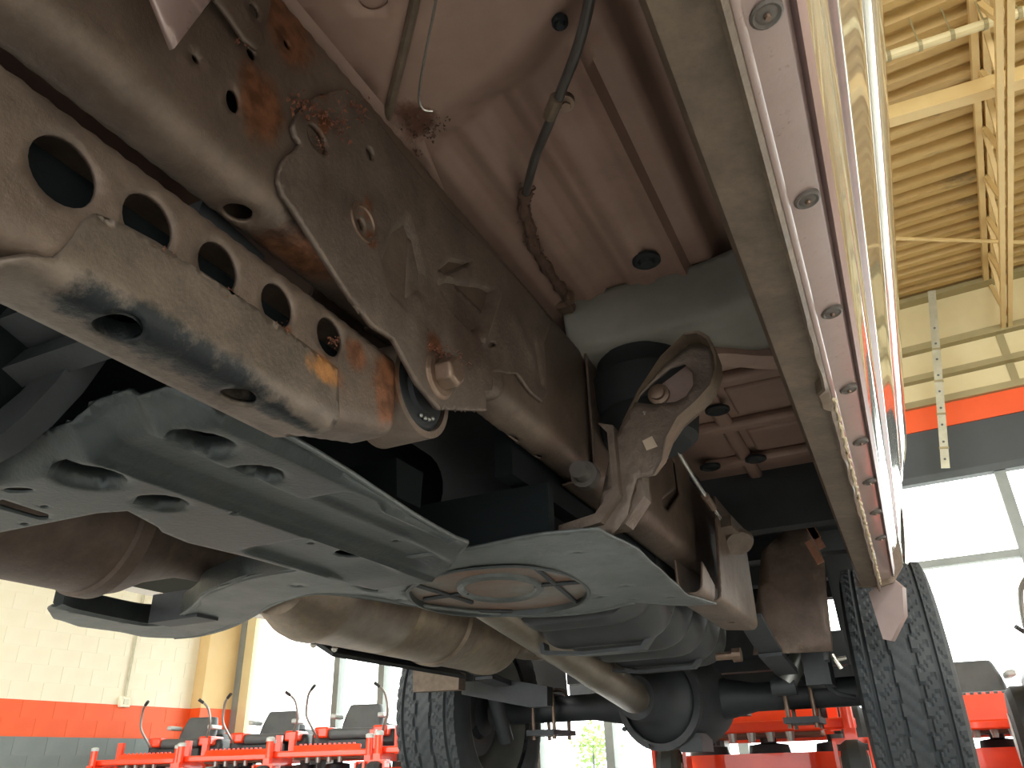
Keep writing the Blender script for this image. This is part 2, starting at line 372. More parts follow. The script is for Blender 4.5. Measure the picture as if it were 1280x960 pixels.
# materials
arm_sp = [((-.43, .315, .335), (.018, .024, .016)), ((-.43, .375, .338), (.018, .02, .016)), ((-.43, .44, .345), (.016, .018, .014)), ((-.43, .545, .375), (.02, .02, .02)), ((-.43, .50, .335), (.02, .035, .018)), ((-.43, .60, .36), (.03, .03, .05))]
oil = [((-.441, .275 + .03 * k, .290), (.020 + .012 * math.sin(k * .5 + .6), .034, .017), '#10161a') for k in range(8)]
M_arm = mat('arm_steel', '#8a7769', '#6f5f54', 9, .5, .25, .35, 160, dirt=('#5d4d42', 5, .55, .6), spots=arm_sp, gain=0.7, grime=0.5)
M_cap = mat('arm_sleeve_steel', '#8e7f72', '#75675b', 8, .42, .35, .3, 160, dirt=('#5a4f47', 6, .56, .5), spots=arm_sp[4:5] + oil, spotcol=('#9a6a3e', '#b98250'), gain=0.66, grime=0.5)
rail_sp = [((-.41, .38, .66), (.05, .05, .05)), ((-.415, .36, .54), (.03, .035, .05)), ((-.43, .46, .45), (.05, .05, .03)), ((-.43, .43, .462), (.03, .035, .02), '#26221f')]
M_rail = mat('frame_steel', '#7f6e61', '#625247', 5, .48, .25, .35, 120, dirt=('#4f4138', 4, .55, .65), spots=rail_sp, gain=0.85, grime=0.5)
brk_sp = [((-.405, .40, .62), (.04, .05, .03)), ((-.405, .515, .53), (.02, .012, .018)), ((-.405, .525, .495), (.02, .012, .012)), ((-.405, .435, .58), (.02, .012, .018)), ((-.405, .655, .43), (.03, .022, .02))]
M_brk = mat('bracket_steel', '#6c5f55', '#584c44', 7, .46, .3, .45, 150, dirt=('#4a3a31', 5, .54, .7), spots=brk_sp, gain=1.25, grime=0.55)
M_pan = mat('overspray_brown_pan', '#816a5f', '#725b51', 3, .5, .1, .1, 60, dirt=('#57473f', 6, .6, .4), spots=[((-.40, .60, .72), (.035, .04, .03), '#654638')], spec=.35, gain=1.5, grime=0.2)
M_pan2 = mat('primer_grey_pan', '#77746d', '#66625b', 3, .5, .1, .1, 60, spec=.35, gain=1.25, grime=0.2)
M_dark = mat('dark_underbody_metal', '#3c3f42', '#2f3234', 5, .55, .2, .2)
M_dkbrown = mat('brown_shadow_steel', '#4a403a', '#3e3631', 5, .55, .15, .2)
M_void = mat('shade_black_steel', '#14191b', '#101416', 6, .85, 0, .2, spec=.15)  # near-black colour carries the deep shade above the crossmember and inside holes
M_black = mat('black_plastic', '#3b3c3e', '#313335', 6, .5, 0, .1)
M_skid = mat('zinc_grey_plate', '#5f6666', '#525a5b', 6, .42, .45, .3, 140, dirt=('#4a4640', 7, .56, .6), gain=0.5, grime=0.4)
M_skid2 = mat('dusty_plate', '#747878', '#646968', 7, .45, .4, .3, 140, dirt=('#8d918c', 9, .62, .5), gain=.8, grime=0.45)
M_can = mat('heat_tinted_can', '#6b5a50', '#564840', 5, .5, .35, .3, 100, dirt=('#857560', 7, .58, .6), gain=1.0, grime=0.5)
M_muf = mat('muffler_steel', '#8f806f', '#7d7064', 7, .4, .6, .2, 120, dirt=('#b7a067', 10, .58, .55), gain=1.2, grime=0.4)
M_shaft = mat('driveshaft_steel', '#9b8f80', '#8b7f71', 9, .34, .7, .15, 120, gain=1.0, grime=0.2)
M_rub = mat('black_rubber', '#2b2d2f', '#232527', 9, .7, 0, .2, 140, spec=.3)
M_tyre = mat('tyre_rubber', '#3d4143', '#33373a', 8, .75, 0, .15, 140, spec=.3)
M_wheel = mat('wheel_steel', '#8d8d88', '#7c7c78', 6, .4, .6, .1)
M_bolt = mat('bolt_steel', '#8a7666', '#6f5a4c', 14, .4, .6, .3, 200)
M_rust = mat('rust_flakes', '#5e3524', '#80503a', 60, .85, 0, .8, 300)
M_galv2 = mat('dirty_sill_steel', '#97836f', '#7d6c5c', 10, .5, .3, .35, 160, dirt=('#6a5748', 5, .58, .6), gain=0.62, grime=0.5)
M_sill = mat('mauve_sill_paint', '#a68f89', '#9e867f', 5, .3, .15, .1, 80, dirt=('#6d4b3c', 110, .60, .85), coat=.5, gain=0.8, grime=0.15)
M_paint = mat('silver_body_paint', '#d0cfc2', None, 4, .10, .55, 0, coat=1)
M_strip = mat('dark_mauve_strip', '#7d6664', '#735d5b', 5, .45, .1, .1, dirt=('#503a31', 60, .62, .7), gain=1, grime=0.3)
M_seal = mat('pale_seam_sealer', '#cdbfa4', '#bba988', 40, .6, 0, .4, 200)
M_label = mat('pale_label', '#b9a692', None, 4, .6, bump=0)
M_tag = mat('peach_tag', '#a8765e', '#93654f', 30, .6, bump=0)
M_chrome = mat('bright_metal', '#c9c5bc', None, 5, .25, .8, .05)
M_plug = mat('dusty_plug_plastic', '#625b55', '#514b47', 60, .55, 0, .2, 200)
M_flap = mat('dull_mauve_flap', '#7d6d69', '#72625e', 6, .5, .1, .1)
M_cable = mat('grey_cable_sheath', '#55504d', '#48433f', 20, .4, .1, .1)
M_mud = mat('caked_mud', '#6b5144', '#5a4338', 40, .9, 0, 1, 200)

def clump(name, parent, pts, r, n, m=None, seed=1):
    """flakes of rust / dried mud stuck on a spot"""
    rg = random.Random(seed); mb = MB()
    for k in range(n):
        p = Vector(pts[rg.randrange(len(pts))]) + Vector((rg.gauss(0, r), rg.gauss(0, r), rg.gauss(0, r)))
        s = r * rg.uniform(.25, .6); vs = [p + Vector((rg.uniform(-1, 1), rg.uniform(-1, 1), rg.uniform(-1, 1))) * s for _ in range(4)]
        mb.add(vs, [(0, 1, 2), (0, 2, 3), (0, 3, 1), (1, 3, 2)])
    o = mb.build(name, m or M_rust, parent, 0); o['kind'] = 'stuff'; return o

# ---- frame rail: box section, hollow, with its holes
XO, XI, ZB = -.412, -.462, .448
def rail_section(g=0):
    return Section(fillet([(XI - g, .685), (XI - g, ZB - g), (XO + g, ZB - g), (XO + g, .688), (XI - g, .688)], [.012, .022, .01], 5))
rs = rail_section()
def rail_hole(px, py, r, rv=None):
    """photo point -> (y, u) on the rail skin"""
    best = None
    for xx in (XO, None):
        q = at(px, py, x=XO) if xx else at(px, py, z=ZB)
        if xx and q[2] > ZB + .004: best = q; break
        best = q
    return ell((best[1], rs.u(best[0], best[2])), r, rv or r)
rh = [rail_hole(287, 128, .008, .012), rail_hole(240, 76, .004), rail_hole(310, 70, .006), rail_hole(355, 58, .005), rail_hole(303, 22, .007, .011), rail_hole(297, 262, .013, .012), rail_hole(672, 568, .010, .006), rail_hole(643, 545, .014, .004)]
MB().box((XI + .008, -1.0, ZB + .02), (XO - .014, 2.7, .68)).build('rail_shade_filler', M_void, T)  # dark filler added inside the rail so its holes read as shade
rail = sheet('frame_rail', [(-1.0, 0), (2.75, 0), (2.75, rs.len), (-1.0, rs.len)], rh, lambda v, u: (rs(u)[0], v, rs(u)[1]), .0105, M_rail, T, .004, 35, off=1)
# outer sleeve of the forward rail section, ends in a rounded edge
gs = rail_section(.0035); u0 = gs.u(XI, ZB); uc = gs.u(XO, ZB)
sl = [(.60, u0 + .002)] + [(.60 + .215 + .03 * math.sin(math.pi * t), u0 + .002 + t * .15) for t in np.linspace(0, 1, 12)] + [(.60, u0 + .152)]
sheet('rail_sleeve', sl, [ell((.775, uc - .02), .010, .007)], lambda v, u: (gs(u)[0], v, gs(u)[1]), .01, M_brk, T, .004, 35)
# far rail
MB().loft([[(x, y, z) for x, z in ((-1.31, .45), (-1.26, .45), (-1.26, .69), (-1.31, .69))] for y in (-1, 2.9)]).build('frame_rail', M_dark, T)
# small brackets at the top left of the rail
q = [at(*p, x=XO + .035) for p in ((178, -30), (215, 62), (262, 0), (290, -40))]
b = sheet('bracket_tab', [(p[1], p[2]) for p in q], [], lambda v, u: (XO + .035, v, u), .02, M_sill, T, .005)
q = [at(*p, x=XO + .008) for p in ((256, 6), (275, 30), (292, 55), (308, 68), (318, 60), (316, 45), (330, 10), (330, -30), (262, -30))]
b = sheet('bracket_tab', [(p[1], p[2]) for p in q], [[(p[1], p[2]) for p in hp(305, 20, 6, 11, -25, x=XO + .008)]], lambda v, u: (XO + .008 + .01 * sstep(.70, .60, u), v, u), .008, M_rail, T, .004)
clump('rust_flakes', T, [tuple(at(*p, x=XO + .014)) for p in ((308, 40), (312, 44), (300, 46))], .004, 70, seed=3)

# ---- bracket plate that carries the radius arm
BX = -.404
def plate_uv(pts): return [(lambda q: (q[1], q[2]))(at(*p, x=BX)) for p in pts]
bo = plate_uv([(346, 228), (349, 208), (357, 195), (368, 189), (374, 180), (367, 171), (364, 158), (372, 142), (392, 122), (430, 112), (455, 132), (500, 192), (560, 265), (605, 308), (652, 357), (688, 402), (678, 428), (683, 492), (676, 503), (663, 492), (645, 468), (614, 464), (613, 489), (604, 491), (606, 514), (547, 512), (520, 480), (490, 424), (464, 408), (430, 364), (408, 330), (364, 261), (352, 245)])
bh = [plate_uv(ell((394, 175), 9, 22, -28)), plate_uv(ell((460, 193), 4.5, 9, -20)), plate_uv(ell((448, 281), 4.5, 8, -20)), plate_uv(ell((613, 431), 5, 3, -20))]
pv = lambda *p: plate_uv([p])[0]
def pocket(p, poly, w):
    if not inside(np.array([p]), poly)[0]: return 0
    return sstep(0, w, min(segd(p, poly[i], poly[(i + 1) % len(poly)]) for i in range(len(poly))))
P1 = [pv(*q) for q in ((541, 352), (556, 346), (600, 352), (618, 362), (612, 386), (600, 416), (590, 420), (566, 396))]
P2 = [pv(*q) for q in ((470, 318), (486, 276), (508, 262), (522, 300), (532, 345), (530, 372), (505, 392), (484, 372))]
P3 = [pv(*q) for q in ((541, 338), (562, 320), (590, 326), (584, 336), (560, 348))]
def bfn(v, u):
    p = (v, u); x = BX - .020 * pocket(p, P1, .016) - .010 * pocket(p, P2, .02) - .010 * pocket(p, P3, .007)
    x += .006 * bumpf(p, pv(620, 364), pv(601, 423), .007) + .004 * bumpf(p, pv(640, 400), pv(662, 446), .018) - .005 * bumpf(p, pv(668, 430), pv(676, 480), .005)
    return (x, v, u)
plate = sheet('arm_bracket', bo, bh, bfn, .0032, M_brk, T, .006, 40, label='dark bracket plate with the big bolt')
ring = MB()
pc = Vector(at(455, 278, x=BX + .003))
ring.lathe(pc - Vector((.004, 0, 0)), (1, 0, 0), [(0, .024), (.006, .022), (.006, .017), (.002, .015)], 24, False); ring.build('slot_washer', M_bolt, plate)
clump('rust_flakes', plate, [tuple(at(*p, x=BX + .004)) for p in ((370 + 5 * k, 128 + (k * 37) % 34) for k in range(17))], .006, 260, seed=5)
clump('rust_flakes', plate, [tuple(at(*p, x=BX + .004)) for p in ((450, 262), (462, 300), (463, 306), (400, 180), (404, 186))], .0035, 110, seed=6)
# inner bracket plate, behind the arm
sheet('arm_bracket', plate_uv([(464, 408), (547, 512), (640, 500), (640, 360), (500, 300)]), [], lambda v, u: (XI - .05, v, u), .03, M_brk, T, .006)
bc = Vector(at(546, 470, x=BX)); bx = Vector((1, 0, 0))
bl = MB().lathe(bc, bx, [(0, .029), (.004, .029), (.007, .025), (.007, .021)], 28).lathe(bc + bx * .006, bx, [(0, .0185), (.019, .0185), (.022, .015)], 6).build('pivot_bolt', M_bolt, plate, 25, 'rusty hex bolt head')
bevel(bl, .0015)
MB().lathe(bc - bx * .10, bx, [(0, .011), (.1, .011)], 12).build('bolt_shank', M_bolt, bl)
clump('rust_flakes', bl, [tuple(bc + Vector((.008 + .003 * k, -.016 + .008 * k, .024 - .001 * k))) for k in range(5)], .005, 120, seed=7)

# ---- radius arm
AXO, AXI = -.430, -.486
as_ = Section(fillet([(AXI, .400), (AXO, .404), (AXO, .292), (AXI, .292), (AXI, .396)], [.012, .014, .012], 5))
def arm_hole(px, py, r):
    q = at(px, py, x=AXO); return ell((q[1], as_.u(AXO, q[2])), r, r * 1.02)
ah = [arm_hole(74, 221, .0245), arm_hole(180, 285, .0225), arm_hole(268, 340, .0215), arm_hole(342, 387, .0205), arm_hole(408, 426, .0195)]
ah += [ell((at(147, 408, z=.284)[1], as_.u(at(147, 408, z=.284)[0], .292)), .020), ell((at(298, 493, z=.284)[1], as_.u(at(298, 493, z=.284)[0], .292)), .020, .016)]
def afn(v, u):
    x, z = as_(u); t = sstep(.50, .66, v); k = sstep(.2, -.3, v)
    zc = .362 + .012 * t; z = zc + (z - .350) * (1 - .30 * t) + .003; x = AXO - .028 + (x - AXO + .028) * (1 + .0 * t)
    return (x, v, z - .012 * k - .012)
arm = sheet('radius_arm', [(-.6, 0), (.615, 0), (.615, as_.len), (-.6, as_.len)], ah, afn, .009, M_arm, T, .004, 35, off=-1, label='steel radius arm with a row of round holes')
MB().box((AXI + .008, -.5, .315), (AXO - .020, .55, .385)).build('arm_shade_filler', M_void, arm)  # dark block added behind the arm holes, standing in for the shade inside
for i, (px, py) in enumerate(((196, 318), (282, 372), (350, 412), (420, 430))):
    clump('rust_flakes', arm, [tuple(at(px + dx, py + dy, x=AXO + .001)) for dx, dy in ((-6, -4), (0, 0), (6, 3), (4, -3))], .0035, 60, seed=20 + i)
ev = Vector((AXO - .028, .672, .392))
eye = MB().lathe(ev - bx * .032, bx, [(0, .050), (0, .058), (.064, .058), (.064, .050), (0, .050)], 36, False).build('bushing_eye', M_arm, arm)
MB().lathe(ev - bx * .028, bx, [(0, .014), (0, .0495), (.054, .0495), (.058, .044), (.058, .030), (.063, .028), (.063, .012)], 32).build('rubber_bushing', M_rub, arm)
for k in range(4):
    a = math.radians(262 + k * 14); MB().ball(tuple(ev + Vector((.033, .036 * math.cos(a), .036 * math.sin(a)))), 0.0028, 8).build('bushing_bead', M_wheel, eye)
# pressed sleeve wrapped round the lower edge of the arm
cs = Section(fillet([(AXO + .004, .352), (AXO + .004, .284), (-.481, .284)], [.018], 7)); cl = cs.len
def cap_u(px, py, pl, **kw): q = at(px, py, **kw); return (q[1], cs.u(q[0], q[2]))
co = [(.252, .010), (.275, .004), (.30, .001), (.40, .0), (.516, .006), (.524, .05), (.520, .075), (.503, cl), (.203, cl), (.200, cl - .02), (.208, cl - .038), (.222, cl - .052), (.236, cl - .06), (.243, .035), (.246, .02)]
ch = [ell(cap_u(147, 408, 0, z=.284), .0165, .0155), ell(cap_u(298, 493, 0, z=.284), .0165, .0125)]
def cfn(v, u):
    x, z = cs(u); k = sstep(.246, .205, v); return (x + .010 * k * (1 - u / cl), v, z - .007 * k * bumpf((v, u), (.21, cl - .03), (.24, cl - .01), .012) + .012 * k * sstep(.05, .02, u))
cap = sheet('arm_sleeve', co, ch, cfn, .006, M_cap, arm, .005, 40, label='oil-stained pressed sleeve under the arm')
for c_ in ch:
    cu = np.mean(c_, 0); r_ = (max(p[0] for p in c_) - min(p[0] for p in c_)) / 2
    vs = []; 
    for rr, dz in ((1.12, .0), (1.04, -.002), (.98, .004), (.96, .012)): vs.append([(lambda q: (q[0], q[1], q[2] + dz))(cfn(cu[0] + r_ * rr * math.cos(t), cu[1] + r_ * rr * .85 * math.sin(t))) for t in (k * math.tau / 24 for k in range(24))])
    MB().loft(vs, True, False).build('hole_collar', M_cap, cap)

# ---- cab floor
PZ = .78
uvp = lambda px, py, z=PZ: (lambda q: (q[0], q[1]))(at(px, py, z=z))
def panz(x, y):
    z = PZ
    z -= .050 * sstep(.69, .60, y + .25 * (x + .40) + .9 * max(0, x + .28) ** 1.5) * sstep(-.13, -.17, x)            # footwell bulge
    r_ = sstep(.60, .66, y)
    for xc, w, h in ((-.322, .018, .011), (-.262, .010, -.007), (-.195, .006, -.012), (-.376, .010, -.006)):
        d_ = abs(x - xc); z += h * r_ * sstep(w + .005, w - .002, d_)
    z -= .016 * sstep(-.418, -.428, x)
    z += .012 * sstep(-.196, -.188, x) * r_
    z += .055 * sstep(-.150, -.128, x)
    return z
pan = sheet('floor_pan', [(-.47, -.15), (-.045, -.15), (-.045, 1.23), (-.47, 1.23)], [], lambda x, y: (x, y, panz(x, y)), .0085, M_pan, T, .003, 60, label='brown oversprayed floor pan with ribs')
MB().box((-1.75, -1.2, PZ), (-.46, 1.24, PZ + .02)).build('floor_tunnel', M_pan, pan)
MB().box((-.48, -1.2, PZ - .02), (-.045, -.14, PZ + .02)).build('toe_board', M_pan, pan)
# reinforcement panel riveted below the pan near the lens, with its bright rolled bead
fz = .725
fo = [uvp(*p, fz) for p in ((300, -60), (360, 0), (400, 60), (452, 130), (497, 196), (486, 172), (483, 150), (497, 80), (520, -10), (545, -120), (380, -120))]
fh = [[uvp(*p, fz) for p in ell((467, -3), 19, 15)], [uvp(*p, fz) for p in ell((449, 118), 11, 22, -15)]]
sheet('reinforcement_panel', fo, fh, lambda x, y: (x, y, fz), .02, M_pan, pan, .003, label='lower floor reinforcement with round holes')
bead = smoothpts([Vector(at(*p, z=fz - .002)) for p in ((532, -60), (519, 0), (503, 70), (488, 130), (484, 152), (490, 175), (504, 196), (540, 243))], 6)
MB().tube(bead, .0058, 10).build('rolled_bead', M_galv2, pan)
bead2 = smoothpts([Vector(at(*p, z=fz + .004)) for p in ((556, -60), (545, 0), (533, 60), (525, 105), (524, 126), (530, 137), (541, 139))], 6)
MB().tube(bead2, .0018, 6).build('rolled_bead', M_chrome, pan)
sheet('reinforcement_panel', [uvp(*p, fz + .006) for p in ((532, -60), (519, 0), (488, 130), (484, 152), (490, 175), (504, 196), (560, 250), (530, 175), (540, 140), (526, 130), (526, 105), (545, 0), (556, -60))], [], lambda x, y: (x, y, fz + .006), .015, M_pan, pan, .002)
clump('rust_flakes', pan, [tuple(at(*p, z=fz + .002)) for p in ((505, 150), (515, 165), (520, 190), (530, 150), (555, 155), (540, 165))], .006, 150, M_mud, 31)
clump('rust_flakes', pan, [tuple(at(*p, z=PZ - .03)) for p in ((540, 112), (556, 118), (600, 98), (610, 100), (566, 120))], .005, 70, M_mud, 32)
for i, (px, py, r) in enumerate(((808, 326, .021), (700, 28, .008))):
    c = Vector(at(px, py, z=PZ - (.010 if i == 0 else .048))); MB().lathe(c + Vector((0, 0, .004)), (0, 0, -1), [(0, r * 1.15), (.006, r * 1.15), (.009, r * .95), (.006, r * .7), (.012, r * .5), (.012, r * .1)], 24).build('rubber_plug', M_rub, pan)
# brake line along the pan, clamp, caked end
ln = smoothpts([Vector(at(*p, z=z)) for p, z in (((748, -80), .70), ((737, 0), .705), ((722, 60), .71), ((703, 110), .715), ((686, 155), .72), ((668, 200), .735), ((657, 243), .752))], 7)
bl_ = MB().tube(ln, .0062, 12).build('brake_line', M_cable, T, label='grey brake line clipped to the floor pan')
k0 = Vector(at(692, 132, z=.717)); d0 = (Vector(at(684, 150, z=.719)) - Vector(at(697, 118, z=.715))).normalized()
MB().tube([k0 - d0 * .014, k0 + d0 * .02], .0085, 12).build('ferrule', M_galv2, bl_)
kc = Vector(at(707, 128, z=.722)); cb = MB().lathe(kc, (0, .3, 1), [(-.004, .011), (.006, .011)], 16).tube([k0, kc], .005, 8); cb.build('clip', M_bolt, bl_)
MB().lathe(kc + Vector((0, 0, -.008)), (0, .3, 1), [(0, .006), (.012, .006)], 6).build('bolt', M_bolt, bl_)
mudp = smoothpts([Vector(at(*p, z=z)) for p, z in (((657, 240), .752), ((655, 262), .76), ((662, 285), .765), ((668, 310), .768), ((690, 345), .77), ((708, 372), .77), ((722, 410), .765), ((738, 440), .76))], 6)
mm = MB().tube(mudp, [.009 + .004 * math.sin(i * 1.9) * math.cos(i * .7) for i in range(len(mudp))], 9).build('muddy_hose', M_mud, T, label='hose caked with brown mud')
clump('mud_crumbs', mm, [tuple(p) for p in mudp[:22]], .006, 160, M_mud, 33)
cbk = MB().lathe(Vector(at(712, 378, z=.75)), (0, 0, 1), [(0, .009), (.02, .009)], 10); cbk.box(*[tuple(Vector(at(706, 385, z=.76)) + Vector((a, a, a * .5))) for a in (-.012, .012)]); cbk.build('hose_clip', M_bolt, mm)
# ---- rear sill of the cab, arch and the rear floor behind it
hat = Section(fillet([(1.155, .785), (1.175, .675), (1.33, .662), (1.37, .80)], [.02, .02], 6))
sheet('rear_crossmember', [(-.43, 0), (-.05, 0), (-.05, hat.len), (-.43, hat.len)], [], lambda x, u: (x, hat(u)[0] + .06 * max(0, x + .22), hat(u)[1] + .02 * sstep(-.2, -.06, x)), .012, M_pan2, pan, .003, label='grey cross sill behind the pan')
arch = smoothpts([Vector((-.24, 1.25, .652)), Vector((-.20, 1.27, .652)), Vector((-.16, 1.30, .658)), Vector((-.11, 1.35, .664)), Vector((-.05, 1.38, .664))], 4)
MB().loft([[p + Vector((0, a, b)) for a, b in ((-.03, 0), (.03, -.0), (.035, .03), (-.03, .03))] for p in arch]).build('arch_rib', M_pan, pan)
MB().box((-.205, 1.22, .646), (-.185, 1.30, .656)).build('spot_weld_tab', M_galv2, pan)
rf = MB(); rf.box((-.45, 1.34, .80), (-.04, 2.42, .83)); rfo = rf.build('rear_floor', M_pan, pan)
for y0, y1 in ((1.42, 1.60), (1.70, 1.86), (1.98, 2.14)): bevel(MB().box((-.24, y0, .785), (-.07, y1, .805)).build('pressed_panel', M_pan, rfo), .008)
for y0 in (1.62, 1.90, 2.18): bevel(MB().box((-.40, y0, .775), (-.05, y0 + .05, .805)).build('pressed_rib', M_pan, rfo), .012)
bevel(MB().box((-.30, 1.36, .78), (-.26, 2.40, .805)).build('pressed_rib', M_pan, rfo), .01)
for px, py in ((897, 514), (888, 585), (945, 575), (955, 447)):
    c = Vector(at(px, py, z=.772)); MB().lathe(c + Vector((0, 0, .006)), (0, 0, -1), [(0, .03), (.006, .03), (.009, .024), (.004, .018), (.004, .005)], 20).build('rubber_plug', M_rub, rfo)
MB().box((-1.75, 2.36, .62), (.02, 2.42, .90)).build('cab_back_sill', M_dark, T)
# ---- body mount: rubber and the looped bracket
mc = (-.318, 1.262)
MB().lathe((mc[0], mc[1], .505), (0, 0, 1), [(0, .03), (0, .070), (.012, .084), (.05, .090), (.062, .086), (.075, .093), (.13, .096), (.15, .085), (.17, .085)], 36).build('body_mount_rubber', M_rub, T, label='large black rubber body mount')
LY = 1.12
lo_px = [(736, 662), (748, 640), (766, 556), (778, 530), (800, 492), (830, 458), (862, 432), (878, 430), (891, 438), (899, 458), (900, 474), (892, 497), (876, 515), (852, 536), (838, 556), (829, 580), (818, 594), (796, 598), (790, 620), (784, 645), (766, 668)]
lo = [(lambda q: (q[0], q[2]))(at(*p, y=LY)) for p in lo_px]
lh = [(lambda q: (q[0], q[2]))(at(*p, y=LY)) for p in ((792, 503), (815, 480), (838, 461), (856, 455), (866, 466), (867, 482), (858, 496), (845, 503), (815, 506))]
mb_ = sheet('body_mount_bracket', lo, [lh], lambda x, z: (x, LY, z), .012, M_brk, T, .005, label='looped body mount bracket with a bright edge')
edge = lo[3:17]
fl = MB().loft([[Vector((x, LY - .036 * sstep(0, 3, i) * sstep(13, 10, i) - .004, z)), Vector((x, LY + .004, z)), Vector((x * 1.0 + .004, LY + .004, z + .003)), Vector((x + .004, LY - .036 * sstep(0, 3, i) * sstep(13, 10, i) - .006, z + .003))] for i, (x, z) in enumerate([tuple(p)[:2] for p in smoothpts([(a, b, 0) for a, b in edge], 1)])], True, True)
fl.build('flange', M_galv2, mb_)
wp = [Vector((x, LY + .022, z)) for x, z in ((-.275, .555), (-.19, .60), (-.18, .52), (-.275, .48))]
MB().add(wp + [p + Vector((0, .004, 0)) for p in wp], [(0, 1, 2, 3), (7, 6, 5, 4), (0, 4, 5, 1), (1, 5, 6, 2), (2, 6, 7, 3), (3, 7, 4, 0)]).build('rear_web', M_sill, mb_)
MB().lathe(Vector(at(824, 494, y=LY + .02)), (0, -1, 0), [(0, .018), (.006, .018), (.008, .012), (.016, .012), (.018, .006)], 18).build('mount_bolt', M_bolt, mb_)
c = Vector(at(806, 517, y=LY - .003)); MB().lathe(c, (0, -1, 0), [(0, .0032), (.004, .0032)], 8).build('rivet', M_chrome, mb_)
lb = [Vector(at(*p, y=LY - .005)) for p in ((803, 551), (815, 545), (822, 558), (808, 563))]
MB().add(lb + [p + Vector((0, .002, 0)) for p in lb], [(0, 1, 2, 3), (7, 6, 5, 4), (0, 4, 5, 1), (1, 5, 6, 2), (2, 6, 7, 3), (3, 7, 4, 0)]).build('label_tag', M_label, mb_, 0, 'pale paper label')
# vertical folded flanges of the bracket below
for dx, dy, m in ((0, 0, M_brk), (.030, .03, M_brk)):
    cx_ = [(-.362 + dx, .50), (-.336 + dx, .49), (-.336 + dx, .375), (-.37 + dx, .335), (-.44, .325), (-.44, .34), (-.378 + dx, .35), (-.347 + dx, .385), (-.347 + dx, .48)]
    MB().loft([[(x, y + dy, z) for x, z in cx_] for y in (1.10, 1.14)]).build('folded_flange', m, mb_)
MB().lathe((-.385, 1.10, .41), (0, -1, 0), [(0, .022), (.02, .022), (.02, .014), (.045, .014)], 14).build('hanger_nut', M_cable, mb_)
# tag on the rail behind it
tg = [Vector(at(*p, x=XO + .004)) for p in ((807, 597), (820, 592), (824, 632), (810, 612))]
MB().add(tg + [p + Vector((-.003, 0, 0)) for p in tg], [(0, 1, 2, 3), (7, 6, 5, 4), (0, 4, 5, 1), (1, 5, 6, 2), (2, 6, 7, 3), (3, 7, 4, 0)]).build('label_tag', M_tag, T, 0, 'peach-coloured tag on the frame rail')
rl = Section(fillet([(XI, ZB - .012), (XO + .012, ZB - .012), (XO + .012, .70)], [.035], 7))
sheet('rail_reinforcement', [(1.18, 0), (1.93, 0), (1.95, .03), (1.90, .08), (1.94, .16), (1.94, rl.len), (1.18, rl.len)], [[(1.62, .12), (1.66, .12), (1.80, .20), (1.80, .28), (1.77, .28), (1.77, .205), (1.62, .135)]], lambda v, u: (rl(u)[0], v, rl(u)[1]), .010, M_rail, T, .004, 35)

# ---- long skid plate under the gearbox
SZ = .300
def skid_uv(px, py): q = at(px, py, z=SZ); return (q[0], q[1])
so = [(-.575, .452), (-.535, .474), (-.519, .515), (-.522, .60), (-.532, .70), (-.540, .99), (-.660, 1.13), (-.70, 1.16), (-.826, 1.16), (-.845, 1.00), (-.850, .86), (-.862, .76), (-.850, .705), (-.836, .685), (-.812, .618), (-.85, .606), (-1.02, .60), (-1.12, .60), (-1.12, .475), (-.86, .475), (-.835, .456)]
dim = [((250, 559), .0285, .024), ((321, 595), .0245, .020), ((112, 592), .030, .024), ((203, 624), .024, .020)]
DIM = [(skid_uv(*p), r, d) for p, r, d in dim]
DH = [(skid_uv(437, 695), .022, .024)]
sh_ = [ell(c, r, r) for c, r, d in DIM] + [ell(c, rx, ry, -20) for c, rx, ry in DH]
sh_ += [ell(skid_uv(25, 606), .016, .008, 25), [skid_uv(*p) for p in ((0, 620), (5, 618), (62, 637), (62, 643), (50, 643), (0, 628))], ell(skid_uv(57, 627), .006, .004), ell(skid_uv(32, 649), .006, .004)]
sh_ += [ell(skid_uv(293, 636), .006, .004), ell(skid_uv(388, 682), .005, .004), ell(skid_uv(494, 685), .005, .004)]
def skidz(x, y):
    z = SZ
    z += .034 * sstep(.492, .450, y) * sstep(-.86, -.82, x)                            # rolled leading edge
    z += .020 * (sstep(-.655, -.640, x) * sstep(-.555, -.60, x)) * 0
    g = sstep(-.70, -.672, x) - sstep(-.632, -.612, x)                            # long groove
    z += .011 * g * sstep(1.12, 1.0, y)
    z -= .006 * sstep(-.700, -.706, x)
    z += .016 * sstep(.70, .735, y) * sstep(1.02, .90, y) * sstep(-.63, -.61, x) * sstep(-.545, -.565, x)   # recessed panel
    z += .010 * sstep(.82, .85, y) * sstep(1.10, 1.0, y) * sstep(-.84, -.82, x) * sstep(-.705, -.73, x)
    z -= .010 * bumpf((x, y), (-.549, .78), (-.552, .95), .010)
    z += .028 * sstep(-.532, -.520, x) * sstep(.62, .5, y) * 0 + .012 * sstep(-.540, -.53, x)
    for c, r, d in DIM:
        q = math.hypot(x - c[0], y - c[1]) / r
        z += d * math.exp(-((max(q, 1) - 1) / .11)) if q < 2.0 else 0
    z += .03 * sstep(1.06, 1.16, y) * 0
    return z
skid = sheet('skid_plate', so, sh_, lambda x, y: (x, y, skidz(x, y)), .0065, M_skid, T, .004, 50, off=1, label='zinc-grey skid plate with flared holes')
